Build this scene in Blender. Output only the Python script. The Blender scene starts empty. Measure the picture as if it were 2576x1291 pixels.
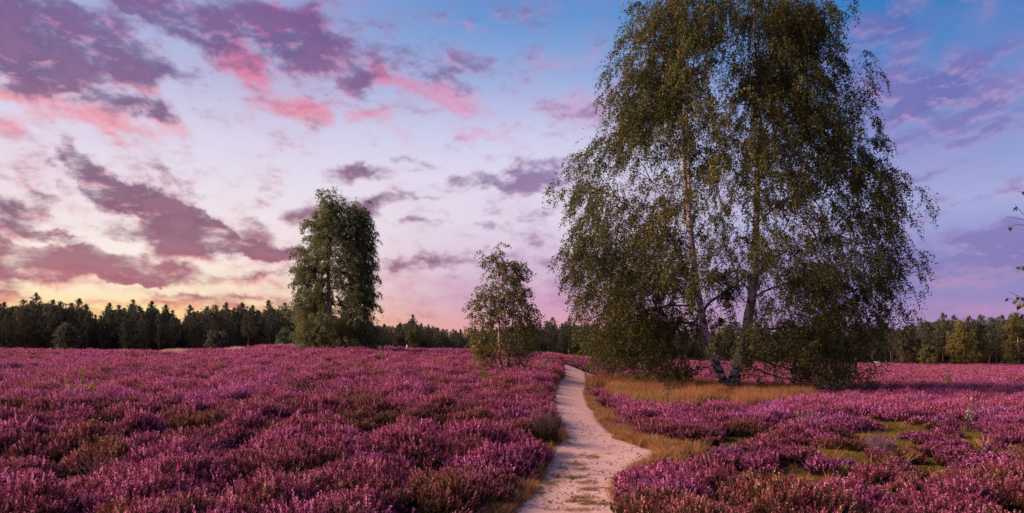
import bpy, math, random
import numpy as np
from mathutils import Vector

random.seed(11)
rng = np.random.default_rng(11)
S = bpy.context.scene
COL = S.collection
PI = math.pi

# ------------------------------------------------------------------ camera
F, CX, HY, EYE = 1678.0, 1288.0, 880.0, 1.8     # focal length, centre column, horizon row (2576 px wide frame), eye height


def srgb(r, g, b):
    f = lambda c: (c / 12.92 if c <= 0.04045 else ((c + 0.055) / 1.055) ** 2.4)
    return (f(r / 255), f(g / 255), f(b / 255), 1.0)


cam_d = bpy.data.cameras.new('camera')
cam = bpy.data.objects.new('camera', cam_d)
COL.objects.link(cam)
cam.location = (0, 0, EYE)
cam.rotation_euler = (PI / 2, 0, 0)
cam_d.sensor_width = 36
cam_d.lens = F / 2576 * 36
cam_d.shift_y = (HY - 645.5) / 2576
cam_d.clip_start = 0.05
cam_d.clip_end = 6000
S.camera = cam
S.view_settings.view_transform = 'Standard'
S.view_settings.look = 'None'
EXPO = 1.3
S.view_settings.exposure = EXPO          # exposed for the dusk heath
S.view_settings.gamma = 1.0
S.view_settings.use_curve_mapping = False

# ------------------------------------------------------------------ sun
SUN_AZ, SUN_EL = -86.0, 19.0                       # degrees right of the view axis, above the horizon
sa, se = math.radians(SUN_AZ), math.radians(SUN_EL)
sunvec = Vector((math.sin(sa) * math.cos(se), math.cos(sa) * math.cos(se), math.sin(se)))
sun_d = bpy.data.lights.new('sun', 'SUN')
sun_d.energy = 4.6
sun_d.angle = math.radians(50)
sun_d.color = (1.0, 0.66, 0.56)
sun = bpy.data.objects.new('sun', sun_d)
COL.objects.link(sun)
sun.rotation_euler = sunvec.to_track_quat('Z', 'Y').to_euler()
sun.location = (-30, 30, 30)

# ------------------------------------------------------------------ sky
W = bpy.data.worlds.new('World')
S.world = W
W.use_nodes = True
NT = W.node_tree
NT.nodes.clear()


class G:
    """small helper to wire shader nodes"""
    def __init__(s, nt):
        s.nt = nt

    def new(s, t, **kw):
        n = s.nt.nodes.new(t)
        for k, v in kw.items():
            setattr(n, k, v)
        return n

    def put(s, sock, v):
        if isinstance(v, bpy.types.NodeSocket):
            s.nt.links.new(v, sock)
        elif v is not None:
            sock.default_value = v

    def math(s, op, a, b=None, c=None, clamp=False):
        n = s.new('ShaderNodeMath', operation=op, use_clamp=clamp)
        s.put(n.inputs[0], a)
        if b is not None:
            s.put(n.inputs[1], b)
        if c is not None:
            s.put(n.inputs[2], c)
        return n.outputs[0]

    def vmath(s, op, a, b=None):
        n = s.new('ShaderNodeVectorMath', operation=op)
        s.put(n.inputs[0], a)
        if b is not None:
            s.put(n.inputs[1], b)
        return n.outputs[0] if op not in ('LENGTH', 'DOT_PRODUCT') else n.outputs['Value']

    def comb(s, x, y, z):
        n = s.new('ShaderNodeCombineXYZ')
        s.put(n.inputs[0], x); s.put(n.inputs[1], y); s.put(n.inputs[2], z)
        return n.outputs[0]

    def sep(s, v):
        n = s.new('ShaderNodeSeparateXYZ')
        s.put(n.inputs[0], v)
        return n.outputs

    def ramp(s, fac, stops, interp='LINEAR'):
        n = s.new('ShaderNodeValToRGB')
        cr = n.color_ramp
        cr.interpolation = interp
        stops = sorted(stops, key=lambda q: q[0])
        while len(cr.elements) < len(stops):
            cr.elements.new(0.5)
        for e, (p, c) in zip(cr.elements, stops):
            e.position = p
        for e, (p, c) in zip(cr.elements, stops):
            e.color = c if len(c) == 4 else (*c, 1)
        s.put(n.inputs[0], fac)
        return n.outputs[0]

    def mix(s, fac, a, b, blend='MIX'):
        n = s.new('ShaderNodeMix', data_type='RGBA', blend_type=blend)
        n.clamp_factor = True
        s.put(n.inputs[0], fac); s.put(n.inputs[6], a); s.put(n.inputs[7], b)
        return n.outputs[2]

    def mrange(s, v, a, b, c=0.0, d=1.0, kind='SMOOTHSTEP'):
        n = s.new('ShaderNodeMapRange', interpolation_type=kind)
        s.put(n.inputs[0], v)
        n.inputs[1].default_value = a; n.inputs[2].default_value = b
        n.inputs[3].default_value = c; n.inputs[4].default_value = d
        return n.outputs[0]

    def noise(s, vec, scale, detail=4.0, rough=0.55, out=0, dist=0.0):
        n = s.new('ShaderNodeTexNoise')
        if vec is not None:
            s.put(n.inputs['Vector'], vec)
        n.inputs['Scale'].default_value = scale
        n.inputs['Detail'].default_value = detail
        n.inputs['Roughness'].default_value = rough
        n.inputs['Distortion'].default_value = dist
        return n.outputs[out]


def pix_ang(u, v):
    X, Z = (u - CX) / F, (HY - v) / F
    return math.degrees(math.atan(X)), math.degrees(math.atan(Z / math.sqrt(1 + X * X)))


def build_sky():
    g = G(NT)
    tc = g.new('ShaderNodeTexCoord')
    d = tc.outputs['Generated']
    x, y, z = g.sep(d)
    az = g.math('MULTIPLY', g.math('ARCTAN2', x, y), 180 / PI)
    hz = g.math('SQRT', g.math('ADD', g.math('MULTIPLY', x, x), g.math('MULTIPLY', y, y)))
    el = g.math('MULTIPLY', g.math('ARCTAN2', z, hz), 180 / PI)

    # clear sky behind the clouds: three vertical profiles
    def stops(lst, u):
        out = []
        for v, c in lst:
            out.append((min(1.0, max(0.0, pix_ang(u, v)[1] / 60 + 0.02)), srgb(*c)))
        return out
    t = g.math('ADD', g.math('DIVIDE', el, 60.0), 0.02, clamp=True)
    zen = (84, 112, 182)
    left = g.ramp(t, stops([(880, (255, 190, 96)), (820, (255, 204, 116)), (770, (255, 224, 164)), (720, (253, 235, 208)), (620, (250, 236, 230)),
                            (470, (238, 228, 238)), (320, (222, 214, 236)), (160, (190, 192, 226)), (0, (160, 172, 216))], 300) + [(1.0, srgb(*zen))])
    mid = g.ramp(t, stops([(880, (236, 156, 156)), (810, (222, 158, 178)), (760, (210, 168, 196)), (660, (216, 190, 216)), (560, (228, 214, 232)),
                           (450, (226, 218, 238)), (340, (206, 206, 236)), (200, (156, 176, 222)), (60, (108, 152, 212)), (0, (96, 144, 208))], 1200) + [(1.0, srgb(*zen))])
    right = g.ramp(t, stops([(880, (168, 136, 190)), (800, (154, 134, 192)), (700, (138, 132, 192)), (600, (150, 148, 204)), (500, (166, 172, 220)),
                             (400, (144, 158, 212)), (300, (124, 146, 206)), (160, (104, 136, 200)), (60, (76, 130, 198)), (0, (54, 124, 194))], 2400) + [(1.0, srgb(*zen))])
    f1 = g.mrange(az, -27, 2)
    f2 = g.mrange(az, 2, 30)
    base = g.mix(f2, g.mix(f1, left, mid), right)
    # far outside the frame to the left the afterglow fades into the same dusk blue
    f3 = g.mrange(az, -115, -60, 1.0, 0.0)
    base = g.mix(f3, base, right)

    # warped sky coordinates for the clouds
    n1 = g.noise(d, 5.0, 5.0, 0.6, out=1)
    n2 = g.noise(d, 17.0, 5.0, 0.62, out=1)
    w1 = g.sep(g.vmath('SUBTRACT', n1, (0.5, 0.5, 0.5)))
    w2 = g.sep(g.vmath('SUBTRACT', n2, (0.5, 0.5, 0.5)))
    azw = g.math('ADD', az, g.math('ADD', g.math('MULTIPLY', w1[0], 5.0), g.math('MULTIPLY', w2[0], 5.0)))
    elw = g.math('ADD', el, g.math('ADD', g.math('MULTIPLY', w1[1], 2.6), g.math('MULTIPLY', w2[1], 2.8)))
    P = g.comb(azw, elw, 0.0)
    # streaky detail, stretched along the horizon
    Q = g.comb(g.math('MULTIPLY', az, 0.11), g.math('MULTIPLY', el, 0.20), 0.0)
    fb = g.noise(Q, 2.9, 10.0, 0.60, dist=0.15)
    fb2 = g.noise(g.vmath('ADD', Q, (7.3, 2.2, 1.0)), 0.75, 7.0, 0.6, dist=0.4)
    fbo = g.noise(g.vmath('ADD', Q, (0.012, 0.070, 0.0)), 2.9, 10.0, 0.60, dist=0.15)

    def blobs(lst):
        acc = None
        for (u, v, ru, rv, rot, s) in lst:
            a0, e0 = pix_ang(u, v)
            a1, _ = pix_ang(u + ru, v)
            _, e1 = pix_ang(u, v - rv)
            m = g.new('ShaderNodeMapping', vector_type='TEXTURE')
            g.put(m.inputs['Vector'], P)
            m.inputs['Location'].default_value = (a0, e0, 0)
            m.inputs['Rotation'].default_value = (0, 0, math.radians(-rot))
            m.inputs['Scale'].default_value = (max(1.2 * (a1 - a0), 0.3) * 1.35, max(e1 - e0, 0.25) * 1.45, 1)
            gr = g.new('ShaderNodeTexGradient', gradient_type='SPHERICAL')
            g.put(gr.inputs[0], m.outputs[0])
            acc = g.math('MULTIPLY_ADD', gr.outputs['Fac'], s, acc if acc is not None else 0.0)
        return acc

    # (column, row, half width, half height, clockwise tilt, weight)
    dark = [
        (40, 60, 120, 90, 10, 1.4), (170, 110, 130, 75, 10, 1.5), (330, 130, 120, 60, 20, 1.5), (60, 180, 110, 45, 15, 1.4),
        (250, 60, 100, 40, 20, .5), (460, 40, 130, 55, 15, 1.2), (540, 100, 90, 60, 25, .9), (380, 20, 80, 50, 0, 1.0),
        (680, 90, 110, 70, 30, .7), (820, 120, 80, 60, 40, .9), (890, 200, 40, 60, 60, .8), (60, 0, 140, 40, 0, 1.0), (300, 0, 100, 30, 0, .8),
        (270, 245, 120, 40, 8, 1.3), (380, 270, 60, 22, 20, .7), (40, 225, 70, 20, 0, .6),
        (172, 380, 34, 34, 40, 1.0), (205, 445, 70, 42, 40, 1.6), (290, 495, 110, 40, 26, 1.8), (390, 525, 90, 32, 12, 1.5), (465, 545, 48, 20, 20, 1.0),
        (80, 470, 80, 20, 10, .8), (20, 515, 75, 32, 8, 1.3), (40, 560, 90, 20, 6, 1.1), (150, 582, 60, 13, 8, 1.0),
        (100, 640, 240, 40, 2, 1.8), (270, 660, 190, 32, 6, 1.7), (40, 690, 150, 30, 4, 1.6), (420, 610, 130, 26, 10, 1.6), (520, 580, 70, 26, 20, 1.3),
        (570, 605, 150, 26, 6, 1.7), (680, 622, 90, 18, 6, 1.5), (655, 568, 55, 22, 4, 1.1), (230, 690, 200, 18, 3, .9),
        (30, 745, 110, 22, 4, 1.1), (340, 702, 62, 8, 4, .9), (660, 680, 95, 12, -6, 1.0), (630, 738, 130, 14, -4, .9), (480, 742, 90, 7, 4, .7), (560, 760, 200, 10, 0, .6),
        (372, 425, 36, 30, 30, .7), (455, 470, 50, 16, 30, .6), (540, 560, 40, 20, 10, .5),
        (905, 440, 85, 22, -4, 1.1), (935, 515, 85, 26, -10, 1.3), (770, 540, 50, 24, -20, .9), (1020, 400, 70, 14, 14, .8),
        (1260, 465, 130, 26, 2, 1.2), (1340, 430, 90, 30, -12, 1.1), (1420, 470, 60, 30, 0, .8), (1082, 500, 50, 7, 6, .6), (1275, 590, 80, 16, 10, .8), (1050, 570, 60, 8, 0, .6),
        (1370, 540, 60, 20, 0, .6), (1080, 655, 160, 22, -3, 1.2), (980, 680, 70, 20, 4, .8), (1400, 650, 160, 30, 0, .6), (1350, 610, 60, 18, 0, .5),
        (2360, 270, 150, 34, -16, .9), (2300, 360, 120, 26, -12, .7), (2480, 340, 140, 22, -14, .8), (2340, 450, 110, 14, -12, .7),
        (2420, 610, 240, 46, -4, 1.2), (2330, 680, 150, 30, 0, .6), (2560, 640, 120, 60, 0, .8), (2250, 180, 120, 40, -20, .6), (1480, 290, 120, 40, 0, .45),
        (1520, 700, 200, 60, 0, .5), (640, 40, 120, 50, 10, .7), (740, 140, 80, 60, 30, .8), (780, 60, 90, 40, 10, .7), (1000, 120, 160, 60, 10, .55), (1250, 60, 200, 40, 0, .4), (1200, 170, 140, 40, 0, .45),
        (1090, 200, 90, 30, 10, .6), (2220, 80, 200, 70, -20, 1.0), (2420, 190, 180, 44, -20, 1.0), (2250, 250, 130, 60, -10, .95), (2500, 270, 140, 44, -10, .9), (1440, 100, 120, 50, 0, .35), (2380, 520, 150, 20, -8, .5)]
    pink = [
        (620, 160, 62, 54, 35, 2.0), (655, 218, 44, 20, 35, .6), (700, 40, 90, 30, 6, 1.1), (760, 60, 90, 30, 20, .9), (735, 276, 80, 24, 6, 1.3), (800, 300, 50, 20, 20, .7),
        (935, 200, 30, 34, 20, 1.3), (840, 170, 60, 60, 60, .9), (880, 285, 90, 22, 6, .9), (930, 280, 50, 20, 0, .7),
        (1090, 235, 120, 36, 12, 1.4), (1150, 262, 90, 24, 20, 1.0), (1030, 215, 60, 20, 0, .9), (1010, 340, 50, 14, 30, .7), (1215, 345, 100, 22, 16, 1.0), (1330, 330, 70, 14, 0, .6),
        (1160, 82, 80, 14, 6, .7), (1440, 165, 100, 22, -6, .7), (1120, 150, 80, 22, -6, .7), (1500, 300, 120, 34, 10, .6), (1450, 260, 90, 30, 0, .5),
        (240, 300, 170, 26, 8, 1.5), (400, 305, 100, 22, 16, 1.2), (170, 250, 110, 24, 8, 1.2), (280, 345, 60, 10, 20, .9), (120, 300, 80, 16, 0, .8), (290, 190, 90, 10, 20, 1.1), (330, 200, 70, 8, 20, .9),
        (12, 315, 48, 22, 0, 1.3), (10, 240, 70, 18, 6, 1.1), (40, 200, 60, 20, 0, .6), (620, 270, 50, 20, 0, .5), (640, 310, 60, 12, 10, .5), (440, 390, 60, 8, 10, .5),
        (320, 540, 110, 15, 22, 1.0), (460, 556, 70, 13, 16, 1.2), (20, 575, 90, 14, 6, 1.0), (60, 520, 60, 12, 0, .6), (130, 610, 80, 10, 0, .6),
        (120, 705, 220, 18, 4, 1.2), (300, 690, 120, 12, 8, 1.2), (470, 640, 120, 12, 6, 1.0), (680, 640, 90, 9, 6, 1.1), (660, 585, 60, 10, 4, 1.0),
        (40, 770, 130, 22, 0, 1.2), (330, 760, 130, 7, -2, 1.0), (560, 770, 170, 14, -2, 1.0), (640, 695, 100, 9, -4, .9),
        (1100, 760, 280, 50, 0, .8), (1000, 700, 110, 22, 0, .7), (1330, 720, 160, 40, 0, .6), (2420, 700, 140, 28, -6, .8), (2480, 760, 160, 26, 0, .7), (2050, 600, 200, 60, 0, .5),
        (1620, 760, 220, 50, 0, .5), (2350, 540, 120, 10, -8, .3)]
    sd = blobs(dark)
    sp = blobs(pink)
    # outside the picture the same broken cloud goes on
    outer = g.math('MAXIMUM', g.mrange(el, 27, 40), g.mrange(g.math('ABSOLUTE', az), 40, 52))
    sd = g.math('ADD', sd, g.math('MULTIPLY', outer, g.mrange(fb2, 0.42, 0.72, 0.0, 1.0)))
    sp = g.math('ADD', sp, g.math('MULTIPLY', outer, g.mrange(fb, 0.42, 0.75, 0.0, 0.7)))
    sd = g.math('MINIMUM', sd, 1.06)
    sp = g.math('MINIMUM', sp, 1.25)
    fbc = g.math('SUBTRACT', fb, 0.5)
    fbc2 = g.math('SUBTRACT', fb2, 0.5)
    cd = g.math('ADD', g.math('MULTIPLY', sd, 0.66), g.math('ADD', g.math('MULTIPLY', fbc, 1.95), g.math('MULTIPLY', fbc2, 0.5)))
    cp = g.math('ADD', g.math('MULTIPLY', sp, 0.72), g.math('ADD', g.math('MULTIPLY', fbc, 1.7), g.math('MULTIPLY', fbc2, 0.5)))
    md = g.mrange(cd, 0.02, 0.84)
    mp = g.mrange(cp, -0.04, 1.12)
    # faint veil over the whole sky
    veil = g.mrange(g.math('ADD', fbc2, g.math('MULTIPLY', fbc, 0.5)), -0.12, 0.30, 0.0, 0.42)

    side = g.mrange(az, -14, 8)
    tp = g.math('DIVIDE', el, 30.0, clamp=True)
    pk_l = g.ramp(tp, [(0.0, srgb(238, 112, 104)), (0.16, srgb(226, 104, 112)), (0.35, srgb(228, 110, 130)), (0.56, srgb(244, 146, 158)), (0.74, srgb(226, 108, 150)), (1.0, srgb(210, 108, 164))])
    pk_r = g.ramp(tp, [(0.0, srgb(220, 146, 172)), (0.25, srgb(190, 152, 194)), (0.55, srgb(232, 160, 194)), (0.8, srgb(222, 150, 192)), (1.0, srgb(200, 150, 200))])
    pk = g.mix(g.mrange(az, -16, -3), pk_l, pk_r)
    dk_l = g.ramp(tp, [(0.0, srgb(186, 84, 104)), (0.14, srgb(158, 72, 102)), (0.3, srgb(118, 62, 98)), (0.5, srgb(98, 66, 106)), (0.75, srgb(106, 80, 134)), (1.0, srgb(96, 86, 144))])
    dk_m = g.ramp(tp, [(0.0, srgb(176, 116, 160)), (0.25, srgb(140, 104, 154)), (0.5, srgb(128, 106, 160)), (1.0, srgb(100, 108, 168))])
    dk_r = g.ramp(tp, [(0.0, srgb(132, 116, 176)), (0.4, srgb(118, 112, 178)), (0.7, srgb(94, 108, 180)), (1.0, srgb(70, 104, 176))])
    dk = g.mix(g.mrange(az, 12, 28), g.mix(side, dk_l, dk_m), dk_r)
    # cloud relief: undersides catch the last light, thick parts stay dark
    rel = g.math('MULTIPLY', g.math('SUBTRACT', fbo, fb), 2.2)
    lit = g.mrange(g.math('ADD', rel, g.math('MULTIPLY', g.math('SUBTRACT', 0.72, cd), 0.55)), 0.0, 0.6, 0.0, 0.74)
    dk = g.mix(lit, dk, pk)
    shade = g.mrange(rel, -0.4, 0.3, 0.72, 1.0)
    dk = g.mix(g.mrange(fb, 0.42, 0.64, 0.0, 0.36), dk, g.mix(0.45, dk, g.mix(0.45, pk, base)))
    pk2 = g.mix(g.math('SUBTRACT', 1.0, shade), pk, dk)

    c = g.mix(veil, base, g.mix(0.5, g.mix(0.5, pk, dk), base))
    c = g.mix(g.math('MULTIPLY', mp, 0.78), c, pk2)
    c = g.mix(g.math('MULTIPLY', md, 0.93), c, dk)

    # below the horizon: dull ground tone (never seen, the ground reaches the horizon)
    c = g.mix(g.mrange(el, -3, 0, 1.0, 0.0), c, srgb(96, 60, 72))
    bg = g.new('ShaderNodeBackground')
    g.put(bg.inputs[0], c)
    bg.inputs[1].default_value = 0.97 * 2 ** -EXPO
    # physical twilight sky on top of it
    nish = g.new('ShaderNodeTexSky', sky_type='NISHITA')
    nish.sun_disc = False
    nish.sun_elevation = se
    nish.sun_rotation = sa
    nish.altitude = 50
    bg2 = g.new('ShaderNodeBackground')
    g.put(bg2.inputs[0], nish.outputs[0])
    bg2.inputs[1].default_value = 0.002
    add = g.new('ShaderNodeAddShader')
    NT.links.new(bg.outputs[0], add.inputs[0])
    NT.links.new(bg2.outputs[0], add.inputs[1])
    out = g.new('ShaderNodeOutputWorld')
    NT.links.new(add.outputs[0], out.inputs[0])
    try:
        W.cycles.sampling_method = 'MANUAL'
        W.cycles.sample_map_resolution = 512
    except Exception:
        pass


build_sky()

# ------------------------------------------------------------------ numeric helpers


def hash2(ix, iy, seed):
    h = (ix.astype(np.int64) * 374761393 + iy.astype(np.int64) * 668265263 + seed * 1442695041) & 0x7fffffff
    h = ((h ^ (h >> 13)) * 1274126177) & 0x7fffffff
    h = h ^ (h >> 16)
    return (h & 0xffff) / 65535.0


def vnoise(x, y, seed=0):
    x = np.asarray(x, float); y = np.asarray(y, float)
    ix, iy = np.floor(x), np.floor(y)
    fx, fy = x - ix, y - iy
    fx = fx * fx * (3 - 2 * fx); fy = fy * fy * (3 - 2 * fy)
    a = hash2(ix, iy, seed); b = hash2(ix + 1, iy, seed)
    c = hash2(ix, iy + 1, seed); d = hash2(ix + 1, iy + 1, seed)
    return (a * (1 - fx) + b * fx) * (1 - fy) + (c * (1 - fx) + d * fx) * fy


def fbm(x, y, seed=0, o=3):
    s, a, t = 0.0, 1.0, 0.0
    for i in range(o):
        s = s + a * vnoise(x * 2 ** i + 13.7 * i, y * 2 ** i - 7.1 * i, seed + i)
        t += a
        a *= 0.5
    return s / t


def sstep(a, b, x):
    t = np.clip((x - a) / (b - a), 0, 1)
    return t * t * (3 - 2 * t)


# ------------------------------------------------------------------ terrain
CU = np.array([-600, -300, 0, 200, 400, 600, 700, 800, 900, 1000, 1100, 1200, 1300, 1400, 1500, 1700, 1900, 2100, 2220, 2576, 3000, 3300])
CV = np.array([880, 880, 879, 883, 884, 877, 870, 870, 873, 876, 879, 882, 885, 891, 900, 908, 913, 915, 914, 917, 918, 918])
CD = np.array([60, 60, 62, 64, 66, 66, 66, 66, 66, 66, 66, 67, 70, 76, 86, 104, 114, 116, 116, 116, 116, 116], float)
HEATH = 0.42


def gz(x, y):
    x = np.asarray(x, float); y = np.asarray(y, float)
    t = np.clip(x / np.maximum(y, 4.0), -1.15, 1.15)
    u = CX + F * t
    cv = np.interp(u, CU, CV); dc = np.interp(u, CU, CD)
    A = EYE - HEATH + (HY - cv) / F * dc
    s = np.clip((y - 8) / (dc - 8), 0, 1)
    z = A * s * (1.5 - 0.5 * s * s)
    z = z - 0.9 * sstep(0, 45, y - dc) * sstep(1900, 1200, u)
    z = z + 0.05 * np.sin(0.31 * x + 1.1) * np.sin(0.23 * y) * sstep(6, 25, y)
    return z


def project(x, y, z):
    return CX + F * x / y, HY - F * (z - EYE) / y


def unproject(u, v, ymax=170.0):
    """where the line of sight through a frame position meets the ground"""
    ys = np.concatenate([np.arange(1.0, 40, 0.05), np.arange(40, ymax, 0.2)])
    xs = (u - CX) / F * ys
    zr = EYE + (HY - v) / F * ys
    hit = np.nonzero(zr <= gz(xs, ys))[0]
    k = hit[0] if len(hit) else len(ys) - 1
    y = ys[k]
    return (u - CX) / F * y, y, float(gz((u - CX) / F * y, y))


# path edges: row -> column
PL = np.array([(916, 1400), (930, 1408), (944, 1414), (970, 1399), (1010, 1388), (1060, 1396), (1107, 1412), (1137, 1384), (1177, 1369), (1234, 1328), (1291, 1278), (1500, 1080), (2400, 400)], float)
PR = np.array([(916, 1420), (924, 1440), (934, 1466), (946, 1500), (953, 1520), (964, 1486), (984, 1472), (1020, 1482), (1060, 1512), (1107, 1558), (1127, 1618), (1138, 1660), (1150, 1668), (1160, 1640), (1194, 1574), (1227, 1560), (1291, 1566), (1500, 1600), (2400, 1790)], float)


def path_edges(v):
    return np.interp(v, PL[:, 0], PL[:, 1]), np.interp(v, PR[:, 0], PR[:, 1])


def path_dist(x, y):
    """metres outside the path edge (negative on the path); second value: which side"""
    z = gz(x, y)
    u, v = project(x, np.maximum(y, 0.8), z)
    l, r = path_edges(v)
    dl, dr = (l - u) * y / F, (u - r) * y / F
    d = np.maximum(dl, dr)
    d = np.where((y > 68) | (v < 914), 99.0, d)
    return d, np.where(dl > dr, -1, 1), u, v


# ------------------------------------------------------------------ mesh helpers
def mesh_np(name, verts, loops, sizes, mats, mat_idx=None, smooth=False, attrs=None):
    me = bpy.data.meshes.new(name)
    verts = np.ascontiguousarray(verts, np.float32)
    loops = np.ascontiguousarray(loops, np.int32).ravel()
    sizes = np.ascontiguousarray(sizes, np.int32)
    me.vertices.add(len(verts))
    me.vertices.foreach_set('co', verts.ravel())
    me.loops.add(len(loops))
    me.loops.foreach_set('vertex_index', loops)
    me.polygons.add(len(sizes))
    st = np.zeros(len(sizes), np.int32)
    st[1:] = np.cumsum(sizes)[:-1]
    me.polygons.foreach_set('loop_start', st)
    me.polygons.foreach_set('loop_total', sizes)
    for m in (mats if isinstance(mats, (list, tuple)) else [mats]):
        me.materials.append(m)
    if mat_idx is not None:
        me.polygons.foreach_set('material_index', np.ascontiguousarray(mat_idx, np.int32))
    if smooth:
        me.polygons.foreach_set('use_smooth', np.ones(len(sizes), bool))
    me.update(calc_edges=True)
    me.validate()
    for k, a in (attrs or {}).items():
        if len(a) != len(verts):
            continue
        at = me.attributes.new(k, 'FLOAT', 'POINT')
        at.data.foreach_set('value', np.ascontiguousarray(a, np.float32))
    return me


class MB:
    """collects faces with material slots"""
    def __init__(s):
        s.v, s.l, s.s, s.m, s.n = [], [], [], [], 0

    def add(s, verts, faces, mat=0):
        verts = np.asarray(verts, float).reshape(-1, 3)
        faces = np.asarray(faces, int)
        s.v.append(verts)
        s.l.append((faces + s.n).ravel())
        s.s.append(np.full(len(faces), faces.shape[1]))
        s.m.append(np.full(len(faces), mat))
        s.n += len(verts)

    def tube(s, pts, rad, sides=5, mat=0, cap=False, wob=0.0):
        pts = np.asarray(pts, float)
        rad = np.broadcast_to(np.asarray(rad, float), (len(pts),))
        t = np.gradient(pts, axis=0)
        t /= np.linalg.norm(t, axis=1, keepdims=True) + 1e-9
        ref = np.array([0.13, 0.97, 0.21]) if abs(t[:, 1]).mean() < 0.8 else np.array([1.0, 0.1, 0.0])
        a = np.cross(t, ref); a /= np.linalg.norm(a, axis=1, keepdims=True) + 1e-9
        b = np.cross(t, a)
        th = np.arange(sides) / sides * 2 * PI
        rr = rad[:, None] * (1 + (rng.uniform(-wob, wob, (len(pts), sides)) if wob else 0))
        ring = pts[:, None, :] + rr[:, :, None] * (np.cos(th)[None, :, None] * a[:, None, :] + np.sin(th)[None, :, None] * b[:, None, :])
        n = len(pts)
        i = np.arange(n - 1)[:, None] * sides
        k = np.arange(sides)[None, :]
        k2 = (k + 1) % sides
        f = np.stack([i + k, i + k2, i + sides + k2, i + sides + k], -1).reshape(-1, 4)
        s.add(ring.reshape(-1, 3), f, mat)
        if cap:
            s.add(ring[-1], [list(range(sides))], mat)

    def mesh(s, name, mats, smooth=False, attrs=None):
        return mesh_np(name, np.concatenate(s.v), np.concatenate(s.l), np.concatenate(s.s), mats, np.concatenate(s.m), smooth, attrs)


def tag(o, label=None, cat=None, group=None, kind=None):
    if label: o['label'] = label
    if cat: o['category'] = cat
    if group: o['group'] = group
    if kind: o['kind'] = kind
    return o


def ob(name, me, parent=None, loc=None):
    o = bpy.data.objects.new(name, me)
    COL.objects.link(o)
    if parent is not None:
        o.parent = parent
    if loc is not None:
        o.location = loc
    return o


def empty(name, loc, label, cat, group=None, rz=0.0):
    o = bpy.data.objects.new(name, None)
    COL.objects.link(o)
    o.empty_display_size = 0.3
    o.location = loc
    o.rotation_euler = (0, 0, rz)
    return tag(o, label, cat, group)


def quads(c, t, n, w, l, fold=0.0):
    """leaf shaped quads: centre c, tip direction t, side direction n"""
    m = len(c)
    v = np.empty((m, 4, 3))
    nn = np.cross(t, n)
    l = np.broadcast_to(np.asarray(l, float), (m,))[:, None]
    w = np.broadcast_to(np.asarray(w, float), (m,))[:, None]
    v[:, 0] = c - t * l * 0.5
    v[:, 1] = c - t * l * 0.08 + n * w * 0.5 + nn * w * fold
    v[:, 2] = c + t * l * 0.5
    v[:, 3] = c - t * l * 0.08 - n * w * 0.5 + nn * w * fold
    return v.reshape(-1, 3), np.arange(m * 4).reshape(-1, 4)


def unit(v):
    return v / (np.linalg.norm(v, axis=-1, keepdims=True) + 1e-9)


def rdir(n, r=rng):
    return unit(r.normal(size=(n, 3)))


def perp(t, r=rng):
    return unit(np.cross(t, rdir(len(t), r)))


# ------------------------------------------------------------------ materials
def mat(name):
    m = bpy.data.materials.new(name)
    m.use_nodes = True
    m.node_tree.nodes.clear()
    return m, G(m.node_tree)


def finish(g, col, rough=0.8, trans=0.0, bump=None, strength=0.3, dist=0.02, spec=0.2, tcol=None):
    p = g.new('ShaderNodeBsdfPrincipled')
    g.put(p.inputs['Base Color'], col)
    g.put(p.inputs['Roughness'], rough)
    p.inputs['Specular IOR Level'].default_value = spec
    if bump is not None:
        b = g.new('ShaderNodeBump')
        b.inputs['Strength'].default_value = strength
        b.inputs['Distance'].default_value = dist
        g.put(b.inputs['Height'], bump)
        g.nt.links.new(b.outputs[0], p.inputs['Normal'])
    sh = p.outputs[0]
    if trans > 0:
        t = g.new('ShaderNodeBsdfTranslucent')
        g.put(t.inputs[0], tcol if tcol is not None else col)
        mx = g.new('ShaderNodeMixShader')
        mx.inputs[0].default_value = trans
        g.nt.links.new(sh, mx.inputs[1])
        g.nt.links.new(t.outputs[0], mx.inputs[2])
        sh = mx.outputs[0]
    o = g.new('ShaderNodeOutputMaterial')
    g.nt.links.new(sh, o.inputs[0])


def geo(g):
    return g.new('ShaderNodeNewGeometry').outputs


def inst_attr(g, name, kind='INSTANCER'):
    a = g.new('ShaderNodeAttribute', attribute_type=kind, attribute_name=name)
    return a.outputs['Fac']


def leaf_mat(name, stops, trans=0.3, noise_scale=0.35, rand_amt=0.6):
    m, g = mat(name)
    q = geo(g)
    n = g.noise(q['Position'], noise_scale, 3.0)
    r = q['Random Per Island']
    f = g.math('ADD', g.math('MULTIPLY', r, rand_amt), g.math('MULTIPLY', g.math('SUBTRACT', n, 0.5), 1.0 - rand_amt))
    col = g.ramp(f, stops)
    finish(g, col, 0.6, trans, spec=0.15)
    return m


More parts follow.
